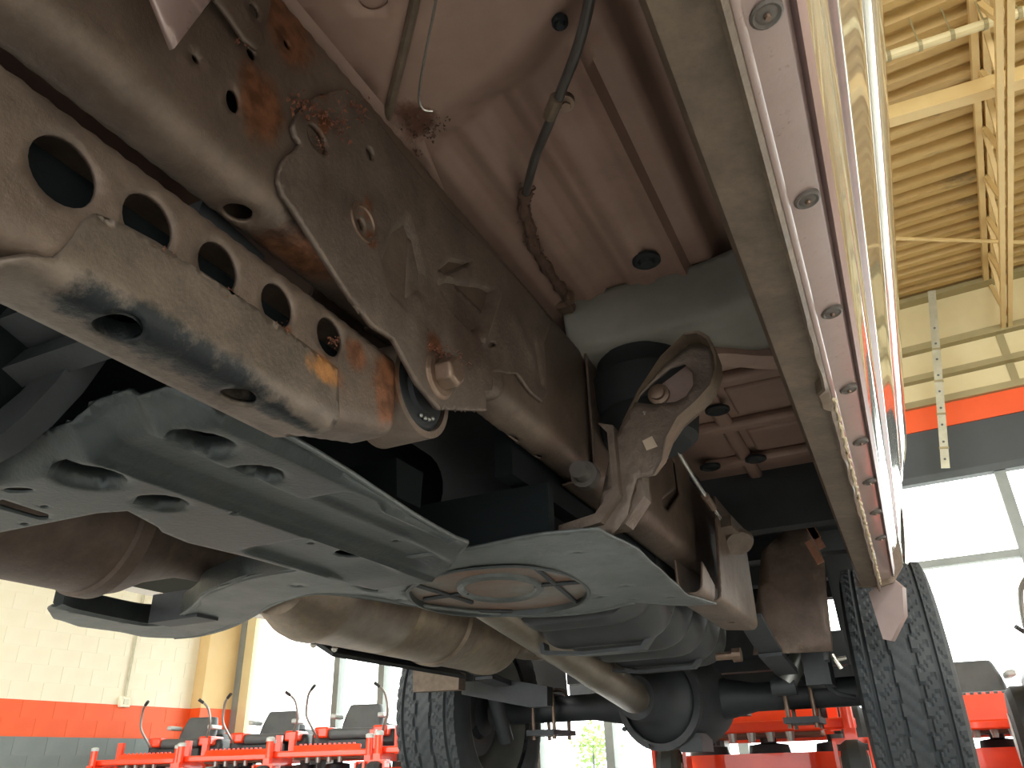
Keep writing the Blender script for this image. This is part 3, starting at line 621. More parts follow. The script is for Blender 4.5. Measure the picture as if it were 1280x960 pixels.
ee = [Vector((x, y, skidz(x, y) + .001)) for x, y in smoothpts([(-.522, .40, 0), (-.519, .50, 0), (-.525, .62, 0), (-.534, .72, 0), (-.541, .98, 0)], 5) for _ in (0,)] if False else [Vector((p.x, p.y, skidz(p.x, p.y) + .002)) for p in smoothpts([(-.535, .476, 0), (-.520, .515, 0), (-.523, .60, 0), (-.533, .72, 0), (-.541, .985, 0)], 5)]
MB().tube(ee, .0035, 8).build('rolled_edge', M_skid2, skid)

# ---- crossmember under the gearbox
KZ = .307
KS = KZ / .275
ko = [(-1.311, .888), (-1.335, .945), (-1.350, 1.08), (-1.335, 1.118), (-1.30, 1.122), (-1.256, 1.10), (-1.135, 1.034), (-1.05, .97), (-.972, .936), (-.88, .904), (-.735, .90), (-.60, .925), (-.50, .925), (-.388, .918), (-.316, .93), (-.306, 1.077), (-.315, 1.25), (-.327, 1.44), (-.300, 1.555), (-.36, 1.535), (-.433, 1.45), (-.535, 1.492), (-.633, 1.478), (-.70, 1.42), (-.745, 1.34), (-.789, 1.24), (-.834, 1.105), (-.869, 1.055), (-.93, 1.06), (-1.015, 1.10), (-1.197, 1.21), (-1.342, 1.265), (-1.421, 1.26), (-1.46, 1.204), (-1.455, 1.052), (-1.411, .965), (-1.34, .90)]
ko = [(x * KS, y * KS) for x, y in ko]
cxuv = lambda px, py: (lambda q: (q[0], q[1]))(at(px, py, z=KZ))
oc_px = [cxuv(*p) for p in ((510, 738), (525, 727), (560, 715), (600, 709), (650, 707), (695, 714), (725, 726), (735, 740), (725, 754), (690, 763), (640, 768), (580, 768), (535, 760), (516, 750))]
OC = tuple(np.mean(oc_px, 0)); oc_s = [tuple(p)[:2] for p in smoothpts([(a, b, 0) for a, b in oc_px + oc_px[:1]], 4)[:-1]]
kh = [oc_s] + [ell(cxuv(*p), .0065, .0045) for p in ((720, 690), (782, 732), (750, 747), (838, 746), (852, 758), (375, 732), (500, 750), (790, 749))]
kh += [[cxuv(*p) for p in ((447, 726), (460, 721), (478, 719), (482, 730), (472, 740), (455, 737))]]
def crz(x, y): return KZ + .004 * mnoise.noise(Vector((x * 9, y * 9, 2))) + .012 * sstep(.97, .90, y) * sstep(-.9, -.8, x) * 0
cross = sheet('crossmember', ko, kh, lambda x, y: (x, y, crz(x, y)), .016, M_skid2, T, .004, 40, off=1, label='wide dusty grey crossmember')
MB().box((-.95, 1.04, KZ + .004), (-.43, 1.06, KZ + .085)).build('front_web', M_void, cross)
lip = smoothpts([Vector((x, y, KZ + .006)) for x, y in ko[:11]], 4)
MB().loft([[p + Vector((0, 0, .0)), p + Vector((.004, .004, -.008)), p + Vector((.012, .012, -.002)), p + Vector((.012, .012, .035)), p + Vector((.0, .0, .040))] for p in lip]).build('rolled_lip', M_skid, cross)
rl2 = smoothpts([Vector((x, y, KZ + .002)) for x, y in ko[20:33]], 3)
MB().tube(rl2, .005, 8).build('rear_lip', M_skid2, cross)
# oval cover in the crossmember: recessed disc, crossing ribs, raised centre oval
M_cov = mat('scuffed_cover', '#8b8880', '#8f6753', 5.5, .5, .2, .2, 120, dirt=('#7a4f3c', 7, .54, .7), gain=.75, grime=.4)
cz = KZ + .008
cov = MB().loft([[(x, y, cz) for x, y in oc_s], [(x, y, cz + .006) for x, y in oc_s]]).build('oval_cover', M_cov, cross, label='rust-stained oval cover with crossed ribs')
MB().loft([[(OC[0] + (x - OC[0]) * k, OC[1] + (y - OC[1]) * k, z) for x, y in oc_s] for k, z in ((1.03, KZ - .001), (1.02, KZ - .004), (.99, KZ - .004), (.985, cz))], True, False).build('cover_rim', M_skid, cov)
inn = [cxuv(*p) for p in ell((625, 738), 50, 14.5, 0, 28)]; ic = np.mean(inn, 0)
MB().loft([[(ic[0] + (x - ic[0]) * k, ic[1] + (y - ic[1]) * k, z) for x, y in inn] for k, z in ((1.10, cz), (1.08, cz - .006), (1.0, cz - .010), (.92, cz - .007), (.88, cz - .002))], True, False).build('centre_rim', M_skid2, cov)
MB().loft([[(ic[0] + (x - ic[0]) * k, ic[1] + (y - ic[1]) * k, z) for x, y in inn] for k, z in ((.9, cz - .002), (.89, cz))]).build('centre_plate', M_cov, cov)
for a, b in (((515, 733), (590, 756)), ((530, 752), (585, 744)), ((668, 712), (722, 757)), ((668, 735), (733, 730)), ((545, 765), (640, 767))):
    MB().tube([Vector((*cxuv(*a), cz - .003)), Vector((*cxuv(*b), cz - .003))], .0045, 8).build('cover_rib', M_dark, cov)

# ---- gearbox and what hides in the dark above
g = MB()
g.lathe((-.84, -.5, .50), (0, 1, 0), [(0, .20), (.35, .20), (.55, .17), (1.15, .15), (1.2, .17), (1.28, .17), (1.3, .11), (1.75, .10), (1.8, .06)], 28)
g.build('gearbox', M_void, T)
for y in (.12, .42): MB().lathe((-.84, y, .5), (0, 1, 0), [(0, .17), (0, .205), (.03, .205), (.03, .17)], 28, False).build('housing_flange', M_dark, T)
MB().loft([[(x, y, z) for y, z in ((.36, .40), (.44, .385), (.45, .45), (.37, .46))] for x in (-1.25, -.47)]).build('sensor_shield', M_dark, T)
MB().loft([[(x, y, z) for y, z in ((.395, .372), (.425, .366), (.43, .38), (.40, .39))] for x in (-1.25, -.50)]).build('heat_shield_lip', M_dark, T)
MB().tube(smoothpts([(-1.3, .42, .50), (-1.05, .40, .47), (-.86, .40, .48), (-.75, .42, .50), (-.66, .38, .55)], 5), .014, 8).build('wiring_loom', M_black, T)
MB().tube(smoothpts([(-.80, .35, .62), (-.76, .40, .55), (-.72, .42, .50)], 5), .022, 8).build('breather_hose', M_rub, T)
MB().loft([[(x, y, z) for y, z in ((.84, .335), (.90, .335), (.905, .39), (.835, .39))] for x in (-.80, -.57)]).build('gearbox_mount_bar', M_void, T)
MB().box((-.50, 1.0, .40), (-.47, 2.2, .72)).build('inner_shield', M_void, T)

# ---- exhaust: front can, link pipe, muffler, tail pipe
EX, EZ = -1.215, .405
can = MB().lathe((EX, -.1, EZ), (0, 1, 0), [(0, .08), (.02, .122), (.30, .122), (.305, .128), (.335, .128), (.34, .122), (.96, .122), (.965, .128), (.99, .128), (.995, .122), (1.03, .112), (1.08, .085), (1.16, .06), (1.34, .052), (1.36, .052)], 48).build('catalyst_can', M_can, T, label='brown heat-tinted exhaust can')
MB().tube([Vector((EX + .115 * math.sin(a), .62 + .10 * math.cos(a * 2), EZ - .120 * math.cos(a))) for a in np.linspace(-.9, 1.3, 12)], .003, 6).build('weld_seam', M_can, can)
mu = MB().lathe((EX + .02, 1.30, EZ - .005), (0, 1, 0), [(0, .05), (.02, .09), (.10, .128), (.13, .134), (.15, .134), (.16, .129), (.40, .129), (.41, .124), (.425, .124), (.435, .129), (.66, .129), (.67, .136), (.70, .136), (.71, .129), (.98, .129), (.99, .133), (1.01, .133), (1.012, .10), (1.02, .062), (1.14, .062), (1.15, .067), (1.19, .067), (1.2, .060)], 48).build('muffler', M_muf, T, label='long ribbed steel muffler with yellow tint')
MB().tube(smoothpts([(EX + .02, 2.48, EZ - .005), (EX + .03, 2.62, EZ - .005), (EX + .10, 2.80, EZ + .02), (EX + .2, 3.0, EZ + .12), (EX + .2, 3.4, EZ + .16), (EX + .1, 4.4, EZ + .1)], 6), .058, 20).build('tail_pipe', M_muf, T)
for y in (1.50, 1.58): MB().ball((EX - .02, y, EZ - .133), .008, 8).build('weld_nub', M_chrome, mu)
MB().loft([[(x, y, z) for x, z in ((-1.42, .46), (-1.36, .31), (-1.27, .26), (-1.27, .27), (-1.35, .32), (-1.41, .46))] for y in (1.62, 2.30)]).build('heat_shield', M_dark, T)
MB().box((-1.44, 1.20, .30), (-1.30, 1.26, .36)).build('hanger_bracket', M_dark, T)

# ---- driveshaft
d1, d2 = Vector((-.82, 1.30, .395)), Vector((-.86, 2.80, .205)); dv = (d2 - d1); dl = dv.length
ds = MB().lathe(d1, dv, [(0, .02), (0, .053), (dl * .66, .053), (dl * .665, .0545), (dl - .05, .0545), (dl - .04, .050), (dl, .045), (dl + .03, .036)], 40).build('driveshaft', M_shaft, T, label='satin steel driveshaft running to the axle')
q = d1 + dv * .70; MB().loft([[q + Vector((.030, 0, .03)) + Vector(v) for v in ((0, -.02, .016), (.016, -.016, -.004), (.016, .016, -.012), (0, .02, .008))], [q + Vector((.034, 0, .034)) + Vector(v) for v in ((0, -.02, .016), (.016, -.016, -.004), (.016, .016, -.012), (0, .02, .008))]]).build('balance_weight', M_dark, ds)

# ---- fuel tank with cross ribs
tl = []
for k in range(70):
    y = 1.70 + k * .0135; ph = (y - 1.70) / .17; s_ = .5 + .5 * math.cos(ph * math.tau); s_ = s_ ** .45
    e = min(1, k / 6, (69 - k) / 8) ** .5 if 0 < k < 69 else .3
    x0, x1 = -.80, -.47 - .055 * (1 - e); zb2 = .262 + .045 * (1 - s_) + .05 * (1 - e); r = .10
    loop = [tuple(p) for p in fillet([(x0, .55, 0), (x0, zb2, 0), (x1, zb2, 0), (x1, .55, 0)], [r * .6, r], 7)]
    tl.append([(p[0], y, p[1]) for p in loop])
MB().loft(tl, True, True).build('fuel_tank', M_black, T, 50, 'black ribbed plastic fuel tank')
for y in (1.86, 2.36): MB().loft([[(x, y + d, z) for x, z in ((-.82, .45), (-.80, .262), (-.70, .252), (-.55, .254), (-.485, .33), (-.48, .45), (-.47, .45), (-.475, .325), (-.545, .246), (-.70, .244), (-.81, .255), (-.83, .45))] for d in (0, .035)]).build('tank_strap', M_dark, T)
MB().lathe((-.50, 2.47, .285), (1, 0, 0), [(0, .012), (.05, .012), (.05, .02), (.075, .02)], 12).build('strap_bolt', M_bolt, T)

# ---- bracket behind the crossmember, spring hanger, dangling cable
hb = Section(fillet([(-.435, .47), (-.435, .335), (-.338, .325), (-.335, .60)], [.012, .02], 4))
sheet('spring_hanger', [(1.82, 0), (2.28, .02), (2.28, hb.len), (1.90, hb.len), (1.80, .20), (1.82, .10)], [ell((2.12, .185), .012, .012)], lambda v, u: (hb(u)[0], v, hb(u)[1]), .007, M_rail, T, .006, 35, label='folded spring hanger on the rail')
tb = Section(fillet([(-.43, KZ + .01), (-.34, KZ + .005), (-.335, .38)], [.02], 4))
sheet('tank_strap_bracket', [(1.60, 0), (1.73, 0), (1.75, tb.len - .03), (1.64, tb.len)], [], lambda v, u: (tb(u)[0], v, tb(u)[1]), .007, M_rail, T, .004)
cbl = [Vector(at(*p, y=y)) for p, y in (((838, 545), 1.25), ((852, 572), 1.35), ((872, 605), 1.55), ((888, 630), 1.72), ((900, 648), 1.9))]
pk = MB().tube(smoothpts(cbl, 5), .0045, 8).build('parking_brake_cable', M_chrome, T, label='bright parking brake cable')
MB().tube([cbl[2] + (cbl[3] - cbl[2]) * .55, cbl[3] + (cbl[4] - cbl[3]) * .25], .009, 10).build('cable_ferrule', M_bolt, pk)
e0 = Vector(at(903, 652, y=1.92)); e1 = Vector(at(928, 678, y=2.05))
ad = MB().beam(e0, e1, .045, .03); ad.build('cable_equaliser', M_brk, pk, label='rusty cable equaliser')
MB().lathe(Vector(at(922, 674, y=2.0)), (.2, -.5, -.6), [(0, .034), (.012, .038), (.02, .034), (.02, .02)], 20).build('cable_pulley', M_brk, pk)

# ---- rear: bed floor, wheelhouse, axle, springs, wheels, sills
MB().box((-1.75, 2.42, .80), (-.02, 4.5, .84)).build('bed_floor', M_dark, T)
for y in (2.7, 3.2, 3.7, 4.2): MB().box((-1.72, y, .72), (-.04, y + .08, .80)).build('bed_crossmember', M_dark, T)
YC, ZC, RT, WT = 3.20, .215, .425, .285
wa = [(x, y, z) for x in (-.20, .05) for y, z in [(YC + .02 + .58 * math.cos(t), ZC + .10 + .58 * math.sin(t)) for t in np.linspace(0, math.pi * .74, 21)]]
MB().add(wa, [(i, i + 1, 22 + i, 21 + i) for i in range(20)]).build('wheel_arch_liner', M_black, T)
ws = [(YC + .02 + .58 * math.cos(t), ZC + .10 + .58 * math.sin(t)) for t in np.linspace(0, math.pi * .74, 16)]
ws = ws[:11] + [(2.72, .27), (2.64, .27), (2.62, .84), (YC + .9, .84), (YC + .9, .30)]
MB().loft([[(x, y, z) for y, z in ws] for x in (-.21, -.20)]).build('wheelhouse_side', M_dark, T)
# a second pair for the far wheel
wa2 = [(x - 1.72, y, z) for x, y, z in [(-q[0], q[1], q[2]) for q in wa]]
MB().add(wa2, [(i, i + 1, 22 + i, 21 + i) for i in range(20)]).build('wheel_arch_liner', M_black, T)
ax = MB().lathe((-1.62, YC, ZC), (1, 0, 0), [(0, .07), (.02, .05), (.45, .05), (.60, .075), (.98, .075), (1.10, .05), (1.54, .05), (1.56, .07)], 24)
axo = ax.build('rear_axle', M_dark, T, label='dark rear axle tube')
MB().lathe((-.845, YC - .20, ZC), (.25, 1, 0), [(-.16, .05), (-.15, .075), (-.06, .085), (-.02, .11), (.02, .15), (.06, .165), (.20, .17), (.28, .165), (.36, .14), (.40, .08)], 36).build('differential', M_dark, axo, label='bulky dark differential housing')
MB().lathe((-.845, YC - .20, ZC), (.25, 1, 0), [(.0, .15), (.0, .175), (.025, .175), (.025, .15)], 36, False).build('housing_flange', M_dark, axo)
for a in range(10): MB().lathe((-.845 + .164 * math.cos(a * .628), YC - .203, ZC + .164 * math.sin(a * .628)), (0, -1, 0), [(0, .009), (.012, .009)], 6).build('housing_bolt', M_dark, axo)
MB().box((-.78, YC - .20, ZC - .18), (-.70, YC - .02, ZC - .12)).build('drain_boss', M_dark, axo)
for xs in (-1.36, -.36):
    lf = [Vector((xs, y, z)) for y, z in ((2.30, .36), (2.6, .30), (2.95, .27), (3.2, .262), (3.45, .27), (4.1, .34), (4.4, .40))]
    for k in range(3):
        c = smoothpts(lf[k:len(lf) - k], 4); MB().loft([[p + Vector((a, 0, b - .012 * k)) for a, b in ((-.035, 0), (.035, 0), (.035, .010), (-.035, .010))] for p in c]).build('leaf_spring', M_dark, T)
    for y in (3.12, 3.28): MB().tube(smoothpts([(xs - .045, y, .10), (xs - .045, y, .24), (xs - .03, y, .29), (xs + .03, y, .29), (xs + .045, y, .24), (xs + .045, y, .10)], 4), .008, 8).build('spring_bolt', M_bolt, T)
    MB().box((xs - .06, 3.08, .115), (xs + .06, 3.32, .135)).build('spring_plate', M_dark, T)
# plate on the near hanger, bright shock end behind it
pp = [at(*p, y=2.6) for p in ((952, 690), (1005, 640), (1030, 700), (1040, 813), (940, 818), (944, 770))]
sheet('spring_shield', [(p[0], p[2]) for p in pp], [], lambda x, z: (x, 2.6 + .02 * sstep(.45, .3, z), z), .04, M_can, T, .006, label='brown shield plate ahead of the wheel')
sk = MB().tube([Vector(at(1004, 812, y=2.95)), Vector(at(984, 852, y=2.95))], .032, 14).build('shock_absorber', M_wheel, T, label='pale shock absorber body')
MB().tube([Vector(at(1004, 812, y=2.95)), Vector(at(1020, 770, y=2.95)) + Vector((0, 0, .15))], .014, 10).build('shock_rod', M_chrome, sk)
MB().lathe(Vector(at(980, 858, y=2.95)), (1, 0, 0), [(-.04, .03), (.04, .03)], 14).build('shock_eye', M_dark, sk)
fs = MB().tube([(-1.50, 2.95, .28), (-1.50, 3.06, .10)], .030, 14).build('shock_absorber', M_dark, T); MB().tube([(-1.50, 2.95, .28), (-1.50, 2.85, .55)], .016, 10).build('shock_rod', M_dark, fs)
fb = [at(*p, y=2.75) for p in ((577, 852), (577, 868), (660, 884), (684, 882), (684, 858), (640, 850))]
MB().loft([[(p[0], y, p[2]) for p in fb] for y in (2.75, 2.80)]).build('far_spring_hanger', M_dark, T)
fg = [at(*p, y=2.55) for p in ((516, 836), (574, 840), (573, 862), (516, 865))]
MB().loft([[(p[0], y, p[2]) for p in fg] for y in (2.55, 2.60)]).build('far_mud_guard', M_galv2, T)
for p in ((1040, 818), (1046, 824)): MB().tube([Vector(at(*p, y=2.7)), Vector(at(p[0] + 12, p[1] + (18 if p[0] == 1040 else -2), y=2.7))], .007, 8).build('grease_fitting', M_chrome, T)
MB().tube(smoothpts([Vector(at(*p, y=2.9)) for p in ((1024, 835), (1030, 850), (1045, 866), (1070, 872))], 5), .008, 8).build('brake_hose', M_rub, T)
MB().box((-.30, 2.88, .22), (-.22, 3.05, .62)).build('bump_stop_tower', M_dark, T)
for (px, py) in ((1014, 660), (1020, 672), (1018, 690)):
    c = Vector(at(px, py, y=2.5)); MB().beam(c + Vector((-.012, 0, .035)), c + Vector((.012, 0, -.035)), .022, .01, (0, 1, 0)).build('harness_clip', M_tag, T)
# spare tyre, rear bumper and cross tube at the back of the bed
MB().lathe((-.80, 3.98, .42), (0, 0, 1), [(0, .12), (0, .25), (-.01, .30), (.0, .38), (.06, .41), (.17, .41), (.22, .38), (.23, .25)], 44).build('spare_tyre', M_tyre, T)
MB().loft([[(x, y, z) for y, z in ((4.48, .29), (4.62, .31), (4.66, .42), (4.64, .58), (4.48, .58))] for x in (-1.78, .06)]).build('rear_bumper', M_dark, T)
MB().box((-1.5, 3.75, .36), (-.2, 3.83, .50)).build('rear_cross_tube', M_dark, T)
MB().box((-.92, 4.5, .22), (-.80, 4.68, .30)).build('tow_hitch', M_dark, T)
# wheels
def wheel(cx, inner):
    """inner = +1 when the inboard face is towards +x"""
    w = MB(); NA, cols = 220, []
    us = np.linspace(-1, 1, 57)
    gro = (-.62, -.22, .22, .62)
    verts = []; 
    for i in range(NA):
        a = math.tau * i / NA
        for u in us:
            au = abs(u)
            if au <= .86:
                r = RT - .010 * (au / .86) ** 3
                for gi, gc in enumerate(gro):
                    if abs(u - gc - .030 * (1 if (i // 4) % 2 else -1) * (abs(gc) < .5)) < .045: r -= .010
                blk = (i + int(3 * math.sin(u * 9))) % 4
                if blk == 0 and (.30 < au < .55 or au > .68): r -= .006
                if blk == 2 and au < .18: r -= .004
                x = u / .86 * WT * .46
            else:
                t = (au - .86) / .14; x = math.copysign(WT * (.46 + .05 * math.sin(math.pi * min(1, t * 1.1))), u); r = RT - .010 - t * .135 - (.008 if t < .25 and i % 4 == 0 else 0)
            verts.append((cx + x * inner, YC + r * math.cos(a), ZC + r * math.sin(a)))
    n = len(us); fs = [(i * n + j, ((i + 1) % NA) * n + j, ((i + 1) % NA) * n + j + 1, i * n + j + 1) for i in range(NA) for j in range(n - 1)]
    w.add(verts, fs)
    wo = empty('wheel', (0, 0, 0), '', ''); del wo['label'], wo['category']; wo.parent = T
    w.build('tyre', M_tyre, wo, 25, 'black tyre with four grooves')
    rim = MB().lathe((cx, YC, ZC), (inner, 0, 0), [(.118, .268), (.122, .262), (.112, .250), (.09, .236), (.02, .225), (-.05, .22), (-.09, .236), (-.12, .262)], 48, False)
    rim.build('rim', M_wheel, wo)
    MB().lathe((cx, YC, ZC), (inner, 0, 0), [(-.075, .225), (-.07, .12), (-.03, .09), (-.03, .01)], 36, False).build('wheel_disc', M_wheel, wo)
    MB().lathe((cx, YC, ZC), (inner, 0, 0), [(-.03, .06), (.0, .06), (.0, .165), (.022, .165), (.022, .10), (.05, .09), (.07, .05)], 36).build('brake_disc', M_dark, wo)
    MB().loft([[(cx + inner * d, YC + rr * math.cos(a), ZC + rr * math.sin(a)) for a in np.linspace(2.2, 3.6, 8) for rr in ((.10,) if False else (.185,))] + [(cx + inner * d, YC + .11 * math.cos(a), ZC + .11 * math.sin(a)) for a in np.linspace(3.6, 2.2, 8)] for d in (-.01, .06)]).build('brake_caliper', M_dark, wo)
wheel(0.0, -1); wheel(-1.72, 1)
# sill: dirty inner box, pinch flange, painted lower panel with plugs, body side above
ZR = .452; Y0, Y1 = -1.1, 2.55
bxs = MB().loft([[(x, y, z) for x, z in ((-.068, .80), (-.066, ZR + .03), (-.058, ZR + .004), (-.020, ZR), (-.012, ZR), (-.012, .80))] for y in (Y0, Y1)]).build('inner_sill', M_galv2, T, 30, 'dirty galvanised inner sill')
rgn = random.Random(3); fv = []; ys = np.linspace(Y0, Y1 - .02, 240)
for y in ys:
    w_ = .0 if y < .8 else .004 * mnoise.noise(Vector((y * 14, 3, 1))) ; dz = -.004 * mnoise.noise(Vector((y * 9, 0, 0))) * (1 if y > .9 else .2)
    if 1.0 < y < 1.06: w_ -= .010
    fv.append([(-.0135 + w_, y, ZR + .012), (-.0155 + w_, y, ZR - .018 + dz), (-.0125 + w_, y, ZR - .021 + dz), (-.0085, y, ZR - .018 + dz), (-.0075, y, ZR + .012)])
pf = MB().loft(fv).build('pinch_flange', M_galv2, bxs, 40)
sb_ = smoothpts([Vector((-.0055 + .0012 * math.sin(k * 1.7), 1.05 + k * .014, ZR - .013 + .003 * math.sin(k * 2.3))) for k in range(100)], 3)
MB().tube(sb_, [.0026 + .0012 * math.sin(i * .9) for i in range(len(sb_))], 6).build('seam_sealer', M_seal, bxs, label='pale lumpy seam sealer')
# painted sill panel: cross-section in x,z from the flange out and up
def xz(rx, z): return (rx * z, z)
def skin(name, m, pts, parent, y0=Y0, y1=Y1 - .06, label=None, sm=25):
    return solid(MB().loft([[(x, y, z) for x, z in pts] for y in np.linspace(y0, y1, 30)], False, False).build(name, m, parent, sm, label), .0025, 0)
A0 = xz(-.018, ZR - .002); A1 = xz(-.004, ZR + .005); A2 = xz(.052, ZR + .012)
B1 = xz(.062, ZR + .016); B2 = xz(.080, ZR + .045); C2 = xz(.112, ZR + .12); D2 = xz(.124, ZR + .135); E2 = xz(.158, ZR + .28); F2 = (E2[0] + .008, E2[1] + .004)
sp_ = skin('sill_panel', M_sill, [A0, A1, A2, B1], T, label='mauve painted sill with round plugs')
skin('sill_edge', M_strip, [B1, (B1[0] + .004, B1[1] - .004), (B2[0], B2[1] - .01), B2], sp_)
skin('sill_moulding', M_paint, fillet([B2, (B2[0] + .006, B2[1] + .03), (C2[0] - .002, C2[1] - .02), C2], [.02, .02], 5), sp_, sm=60)
skin('shadow_strip', M_strip, [C2, (C2[0] - .004, C2[1] + .006), D2], sp_)
door = skin('door_skin', M_paint, fillet([D2, (D2[0] + .012, D2[1] + .04), (E2[0] - .006, E2[1] - .03), E2], [.03, .03], 6), T, Y0, 2.50, 'glossy pale lower door', 60)
skin('door_upper', M_paint, fillet([(E2[0] + .002, E2[1] + .006), (.160, .86), (.182, 1.0), (.182, 1.25), (.12, 1.55)], [.03, .08, .1], 8), door, Y0, 2.50, None, 60)
skin('door_crease', M_strip, [(E2[0] - .002, E2[1] - .002), (E2[0] - .001, E2[1] + .004), (E2[0] + .003, E2[1] + .008)], door, Y0, 2.50)
for px, py in ((958, 18), (1009, 250), (1040, 391), (1061, 487), (1076, 553), (1087, 603), (1095, 641), (1101, 673)):
    c = Vector(at(px, py, z=ZR + .006)); n_ = Vector((.12, 0, -1)).normalized()
    pl = MB().lathe(c - n_ * .004, n_, [(0, .0122), (.0048, .0118), (.006, .0100), (.0045, .0078), (.0055, .006), (.0055, .002)], 20).build('sill_plug', M_plug, sp_)
    MB().lathe(c + n_ * .002, n_, [(0, .0028), (.003, .0022)], 8).build('plug_screw', M_bolt, pl)
# end of the sill and the bent flap before the tyre
MB().loft([[(x, y, z) for x, z in ((-.068, ZR + .004), (-.012, ZR - .004), (.03, ZR + .004), (.065, ZR + .05), (.07, .80), (-.068, .80))] for y in (Y1 - .02, Y1)]).build('sill_end_plate', M_galv2, T)
mf = [at(*p, y=2.62) for p in ((1086, 742), (1112, 722), (1128, 735), (1130, 770), (1114, 802), (1104, 800))]
MB().loft([[(p[0] + k * .02, y, p[2]) for p in mf] for y, k in ((2.60, 0), (2.63, .5))]).build('sill_flap', M_flap, T, label='bent mauve flap at the sill end')
# bed side over the near wheel
NB = 25; top = [(y, 1.35) for y in np.linspace(2.60, 4.52, NB)]
bot = [(y, (.52 if abs(y - 3.22) > .62 else ZC + .08 + math.sqrt(max(0, .62 ** 2 - (y - 3.22) ** 2)))) for y, _ in top]
bs = MB().add([(.07 + .07 * sstep(.5, .95, z), y, z) for (y, z) in bot] + [(.10, y, z) for (y, z) in top] , [(i, i + 1, NB + i + 1, NB + i) for i in range(NB - 1)])
solid(bs.build('bed_side', M_paint, T, 60), .004)
MB().loft([[(x, y, z) for x, z in ((-1.75, .86), (.10, .86), (.10, 1.5), (-1.75, 1.5))] for y in (-1.1, 2.40)]).build('cab_body', M_dark, T)
# far body side
MB().loft([[(x, y, z) for x, z in ((-1.86, .46), (-1.80, .46), (-1.78, 1.4), (-1.86, 1.4))] for y in (-1.1, 2.55)]).build('far_body_side', M_paint, T)
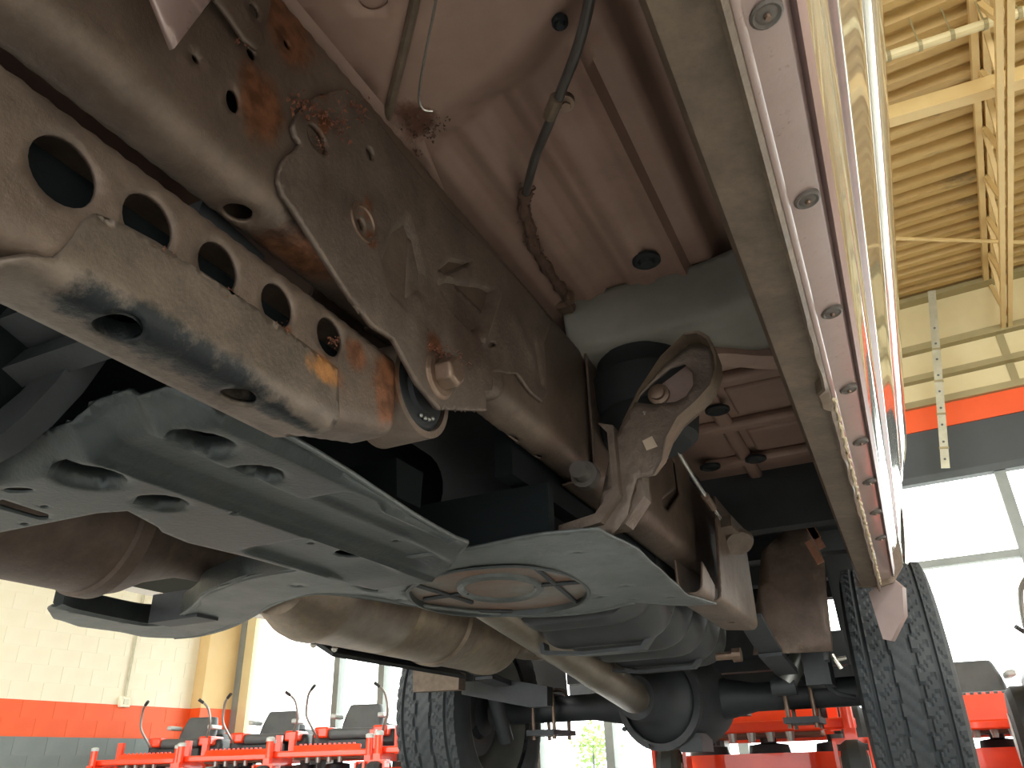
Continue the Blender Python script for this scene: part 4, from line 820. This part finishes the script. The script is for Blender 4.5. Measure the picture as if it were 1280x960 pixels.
# ================================================================ ZERO-TURN MOWERS
OFF[0] = ident
M_red = mat('orange_red_mower_paint', '#ff4a1c', '#f23f14', 4, .35, bump=.02, coat=.4)
M_seat = mat('grey_seat_vinyl', '#5b6062', '#4f5456', 6, .55, bump=.1)
M_mblk = mat('mower_black', '#35383a', '#2b2e30', 6, .5, bump=.05)
M_mgry = mat('pale_grey_plastic', '#c3ccca', '#b3bcba', 4, .4, bump=.02)
M_tan2 = mat('mower_floor_mat', '#8b7d6c', '#7b6e5f', 9, .7, bump=.2)
M_mtyre = mat('mower_tyre', '#33383a', '#2a2e30', 6, .7, bump=.2)
M_steel = mat('mower_bare_steel', '#a9aca8', None, 6, .35, .7, 0)
def mower(loc, rz, label, gw=.46, gh=.52):
    """front of the machine towards -y"""
    t = empty('riding_mower', loc, label, 'mower', 'zero turn mowers in the showroom row', rz)
    B = lambda name, a, b, m, w=.012, lab=None, par=None: bevel(MB().box(a, b).build(name, m, par or t, 30, lab), w)
    deck = MB().loft([[(x, y, z) for x, y in fillet([(-.40, .25, 0), (-.58, .05, 0), (-.58, -.45, 0), (-.30, -.68, 0), (.30, -.68, 0), (.58, -.45, 0), (.58, .05, 0), (.40, .25, 0)], .06, 3) for _ in (0,)] if False else [(p[0], p[1], z) for p in fillet([(-.40, .25, 0), (-.58, .05, 0), (-.58, -.45, 0), (-.30, -.68, 0), (.30, -.68, 0), (.58, -.45, 0), (.58, .05, 0), (.40, .25, 0)], .06, 3)] for z in (.10, .22, .25)]).build('mowing_deck', M_red, t)
    for x in (-.4, 0, .4): MB().lathe((x, -.22 - .12 * (x == 0), .25), (0, 0, 1), [(0, .13), (.05, .12), (.06, .05), (.10, .05)], 18).build('spindle_cover', M_mblk, deck)
    for s in (-1, 1):
        w = MB().lathe((s * .50 - .11, .52, .28), (1, 0, 0), [(0, .14), (.01, .25), (.04, .28), (.18, .28), (.21, .25), (.22, .14)], 28).build('rear_wheel', M_mtyre, t)
        MB().lathe((s * .50 - .115, .52, .28), (1, 0, 0), [(.0, .14), (.03, .12), (.19, .12), (.23, .14)], 20).build('hub', M_mgry, w)
        MB().box((s * .50 - .03, -.98, .30), (s * .50 + .03, -.40, .36)).build('frame_tube', M_red, t, 0)
        cf = MB().tube([(s * .50, -.92, .28), (s * .50, -.92, .52)], .035, 12).build('caster_post', M_red, t)
        MB().lathe((s * .50, -.92, .51), (0, 0, 1), [(0, .042), (.03, .042), (.04, .02)], 14).build('post_cap', M_mgry, cf)
        MB().box((s * .50 - .10, -1.06, .12), (s * .50 - .08, -.90, .30)).box((s * .50 + .08, -1.06, .12), (s * .50 + .10, -.90, .30)).box((s * .50 - .10, -1.0, .28), (s * .50 + .10, -.88, .31)).build('caster_fork', M_red, t, 0)
        cw = MB().lathe((s * .50 - .07, -1.03, .15), (1, 0, 0), [(0, .07), (.01, .13), (.04, .15), (.10, .15), (.13, .13), (.14, .07)], 22).build('caster_wheel', M_mtyre, t)
        MB().lathe((s * .50 - .075, -1.03, .15), (1, 0, 0), [(0, .07), (.15, .07)], 14).build('hub', M_mgry, cw)
        B('fender_tank', (s * .36 - .13, .12, .46), (s * .36 + .13, .72, .64), M_mblk, .05)
        B('side_console', (s * .33 - .08, -.02, .56), (s * .33 + .08, .34, .67), M_red, .02, 'orange side console')
        lv = smoothpts([(s * .36, -.02, .56), (s * .40, -.10, .66), (s * .45, -.16, .78), (s * .44, -.20, .92), (s * .41, -.24, 1.0), (s * .33, -.30, 1.07)], 5)
        l = MB().tube(lv, .014, 8).build('control_lever', M_steel, t); MB().tube(lv[-4:], .018, 8).build('grip', M_mblk, l)
        B('armrest', (s * .27 - .035, .18, .76), (s * .27 + .035, .46, .81), M_mgry, .015)
        MB().box((s * .42 - .03, -.58, .36), (s * .42 + .03, -.52, .60)).build('guard_post', M_red, t, 0)
    B('foot_platform', (-.34, -.70, .34), (.34, -.05, .38), M_tan2)
    fp = MB().loft([[(x, y, z) for y, z in ((-.74, .37), (-.70, .36), (-.66, gh), (-.69, gh + .01))] for x in (-gw, gw)]).build('foot_guard', M_red, t, 30, 'broad orange foot guard')
    for k in range(12): MB().box((-.30 + k * .05, -.665, gh), (-.275 + k * .05, -.655, gh + .025)).build('guard_tooth', M_red, fp, 0)
    B('front_bar', (-.54, -.86, .36), (.54, -.80, .42), M_red)
    B('seat_base', (-.26, .0, .42), (.26, .52, .54), M_mblk)
    bevel(MB().box((-.25, -.03, .54), (.25, .44, .65)).build('seat_cushion', M_seat, t), .045, 4)
    bk = MB().loft([[(x * (1 - .25 * k * k), .40 + .12 * k + d, .63 + .29 * k) for x, d in ((-.25, 0), (-.22, -.05), (.22, -.05), (.25, 0), (.22, .08), (-.22, .08))] for k in (0, .3, .6, .85, 1.0)]).build('seat_back', M_seat, t, 50); bevel(bk, .02, 3)
    B('engine', (-.27, .58, .40), (.27, 1.0, .72), M_mblk, .04)
    MB().lathe((0, .80, .72), (0, 0, 1), [(0, .17), (.05, .17), (.08, .10)], 20).build('engine_fan_cover', M_mblk, t)
    B('rear_bumper', (-.46, 1.02, .34), (.46, 1.08, .46), M_red)
    for x in (-.16, -.05, .06, .17): MB().lathe((x, -.79, .36), (0, 0, 1), [(-.05, .02), (.02, .03), (.03, .01)], 10).build('deck_pin', M_steel, t)
    return t
specs = [(-8.85, 7.0, .32, 'orange mower standing against the orange and grey block wall', .34, .46),
         (-7.45, 7.05, .32, 'orange mower before the tall window frame beside the shaded pilaster', .34, .46),
         (-6.10, 7.0, .32, 'orange mower with slanted grey seat back before the slim window post', .34, .46),
         (-4.75, 7.0, .32, 'orange mower mostly hidden behind the far rear tyre', .34, .46),
         (-1.36, 5.85, .06, 'orange mower seen nose-on under the truck axle', .36, .50),
         (-.08, 7.42, .02, 'orange mower with tall grey seat beside the near tyre', .44, .58),
         (.68, 5.1, -.04, 'orange mower cut off by the picture edge, beyond the tall grey seat', .36, .50)]
for s_, f_, rz, lab, gw, gh in specs:
    w = RM((s_, f_, 0)); mower((w.x, w.y, 0), rz, lab, gw, gh)
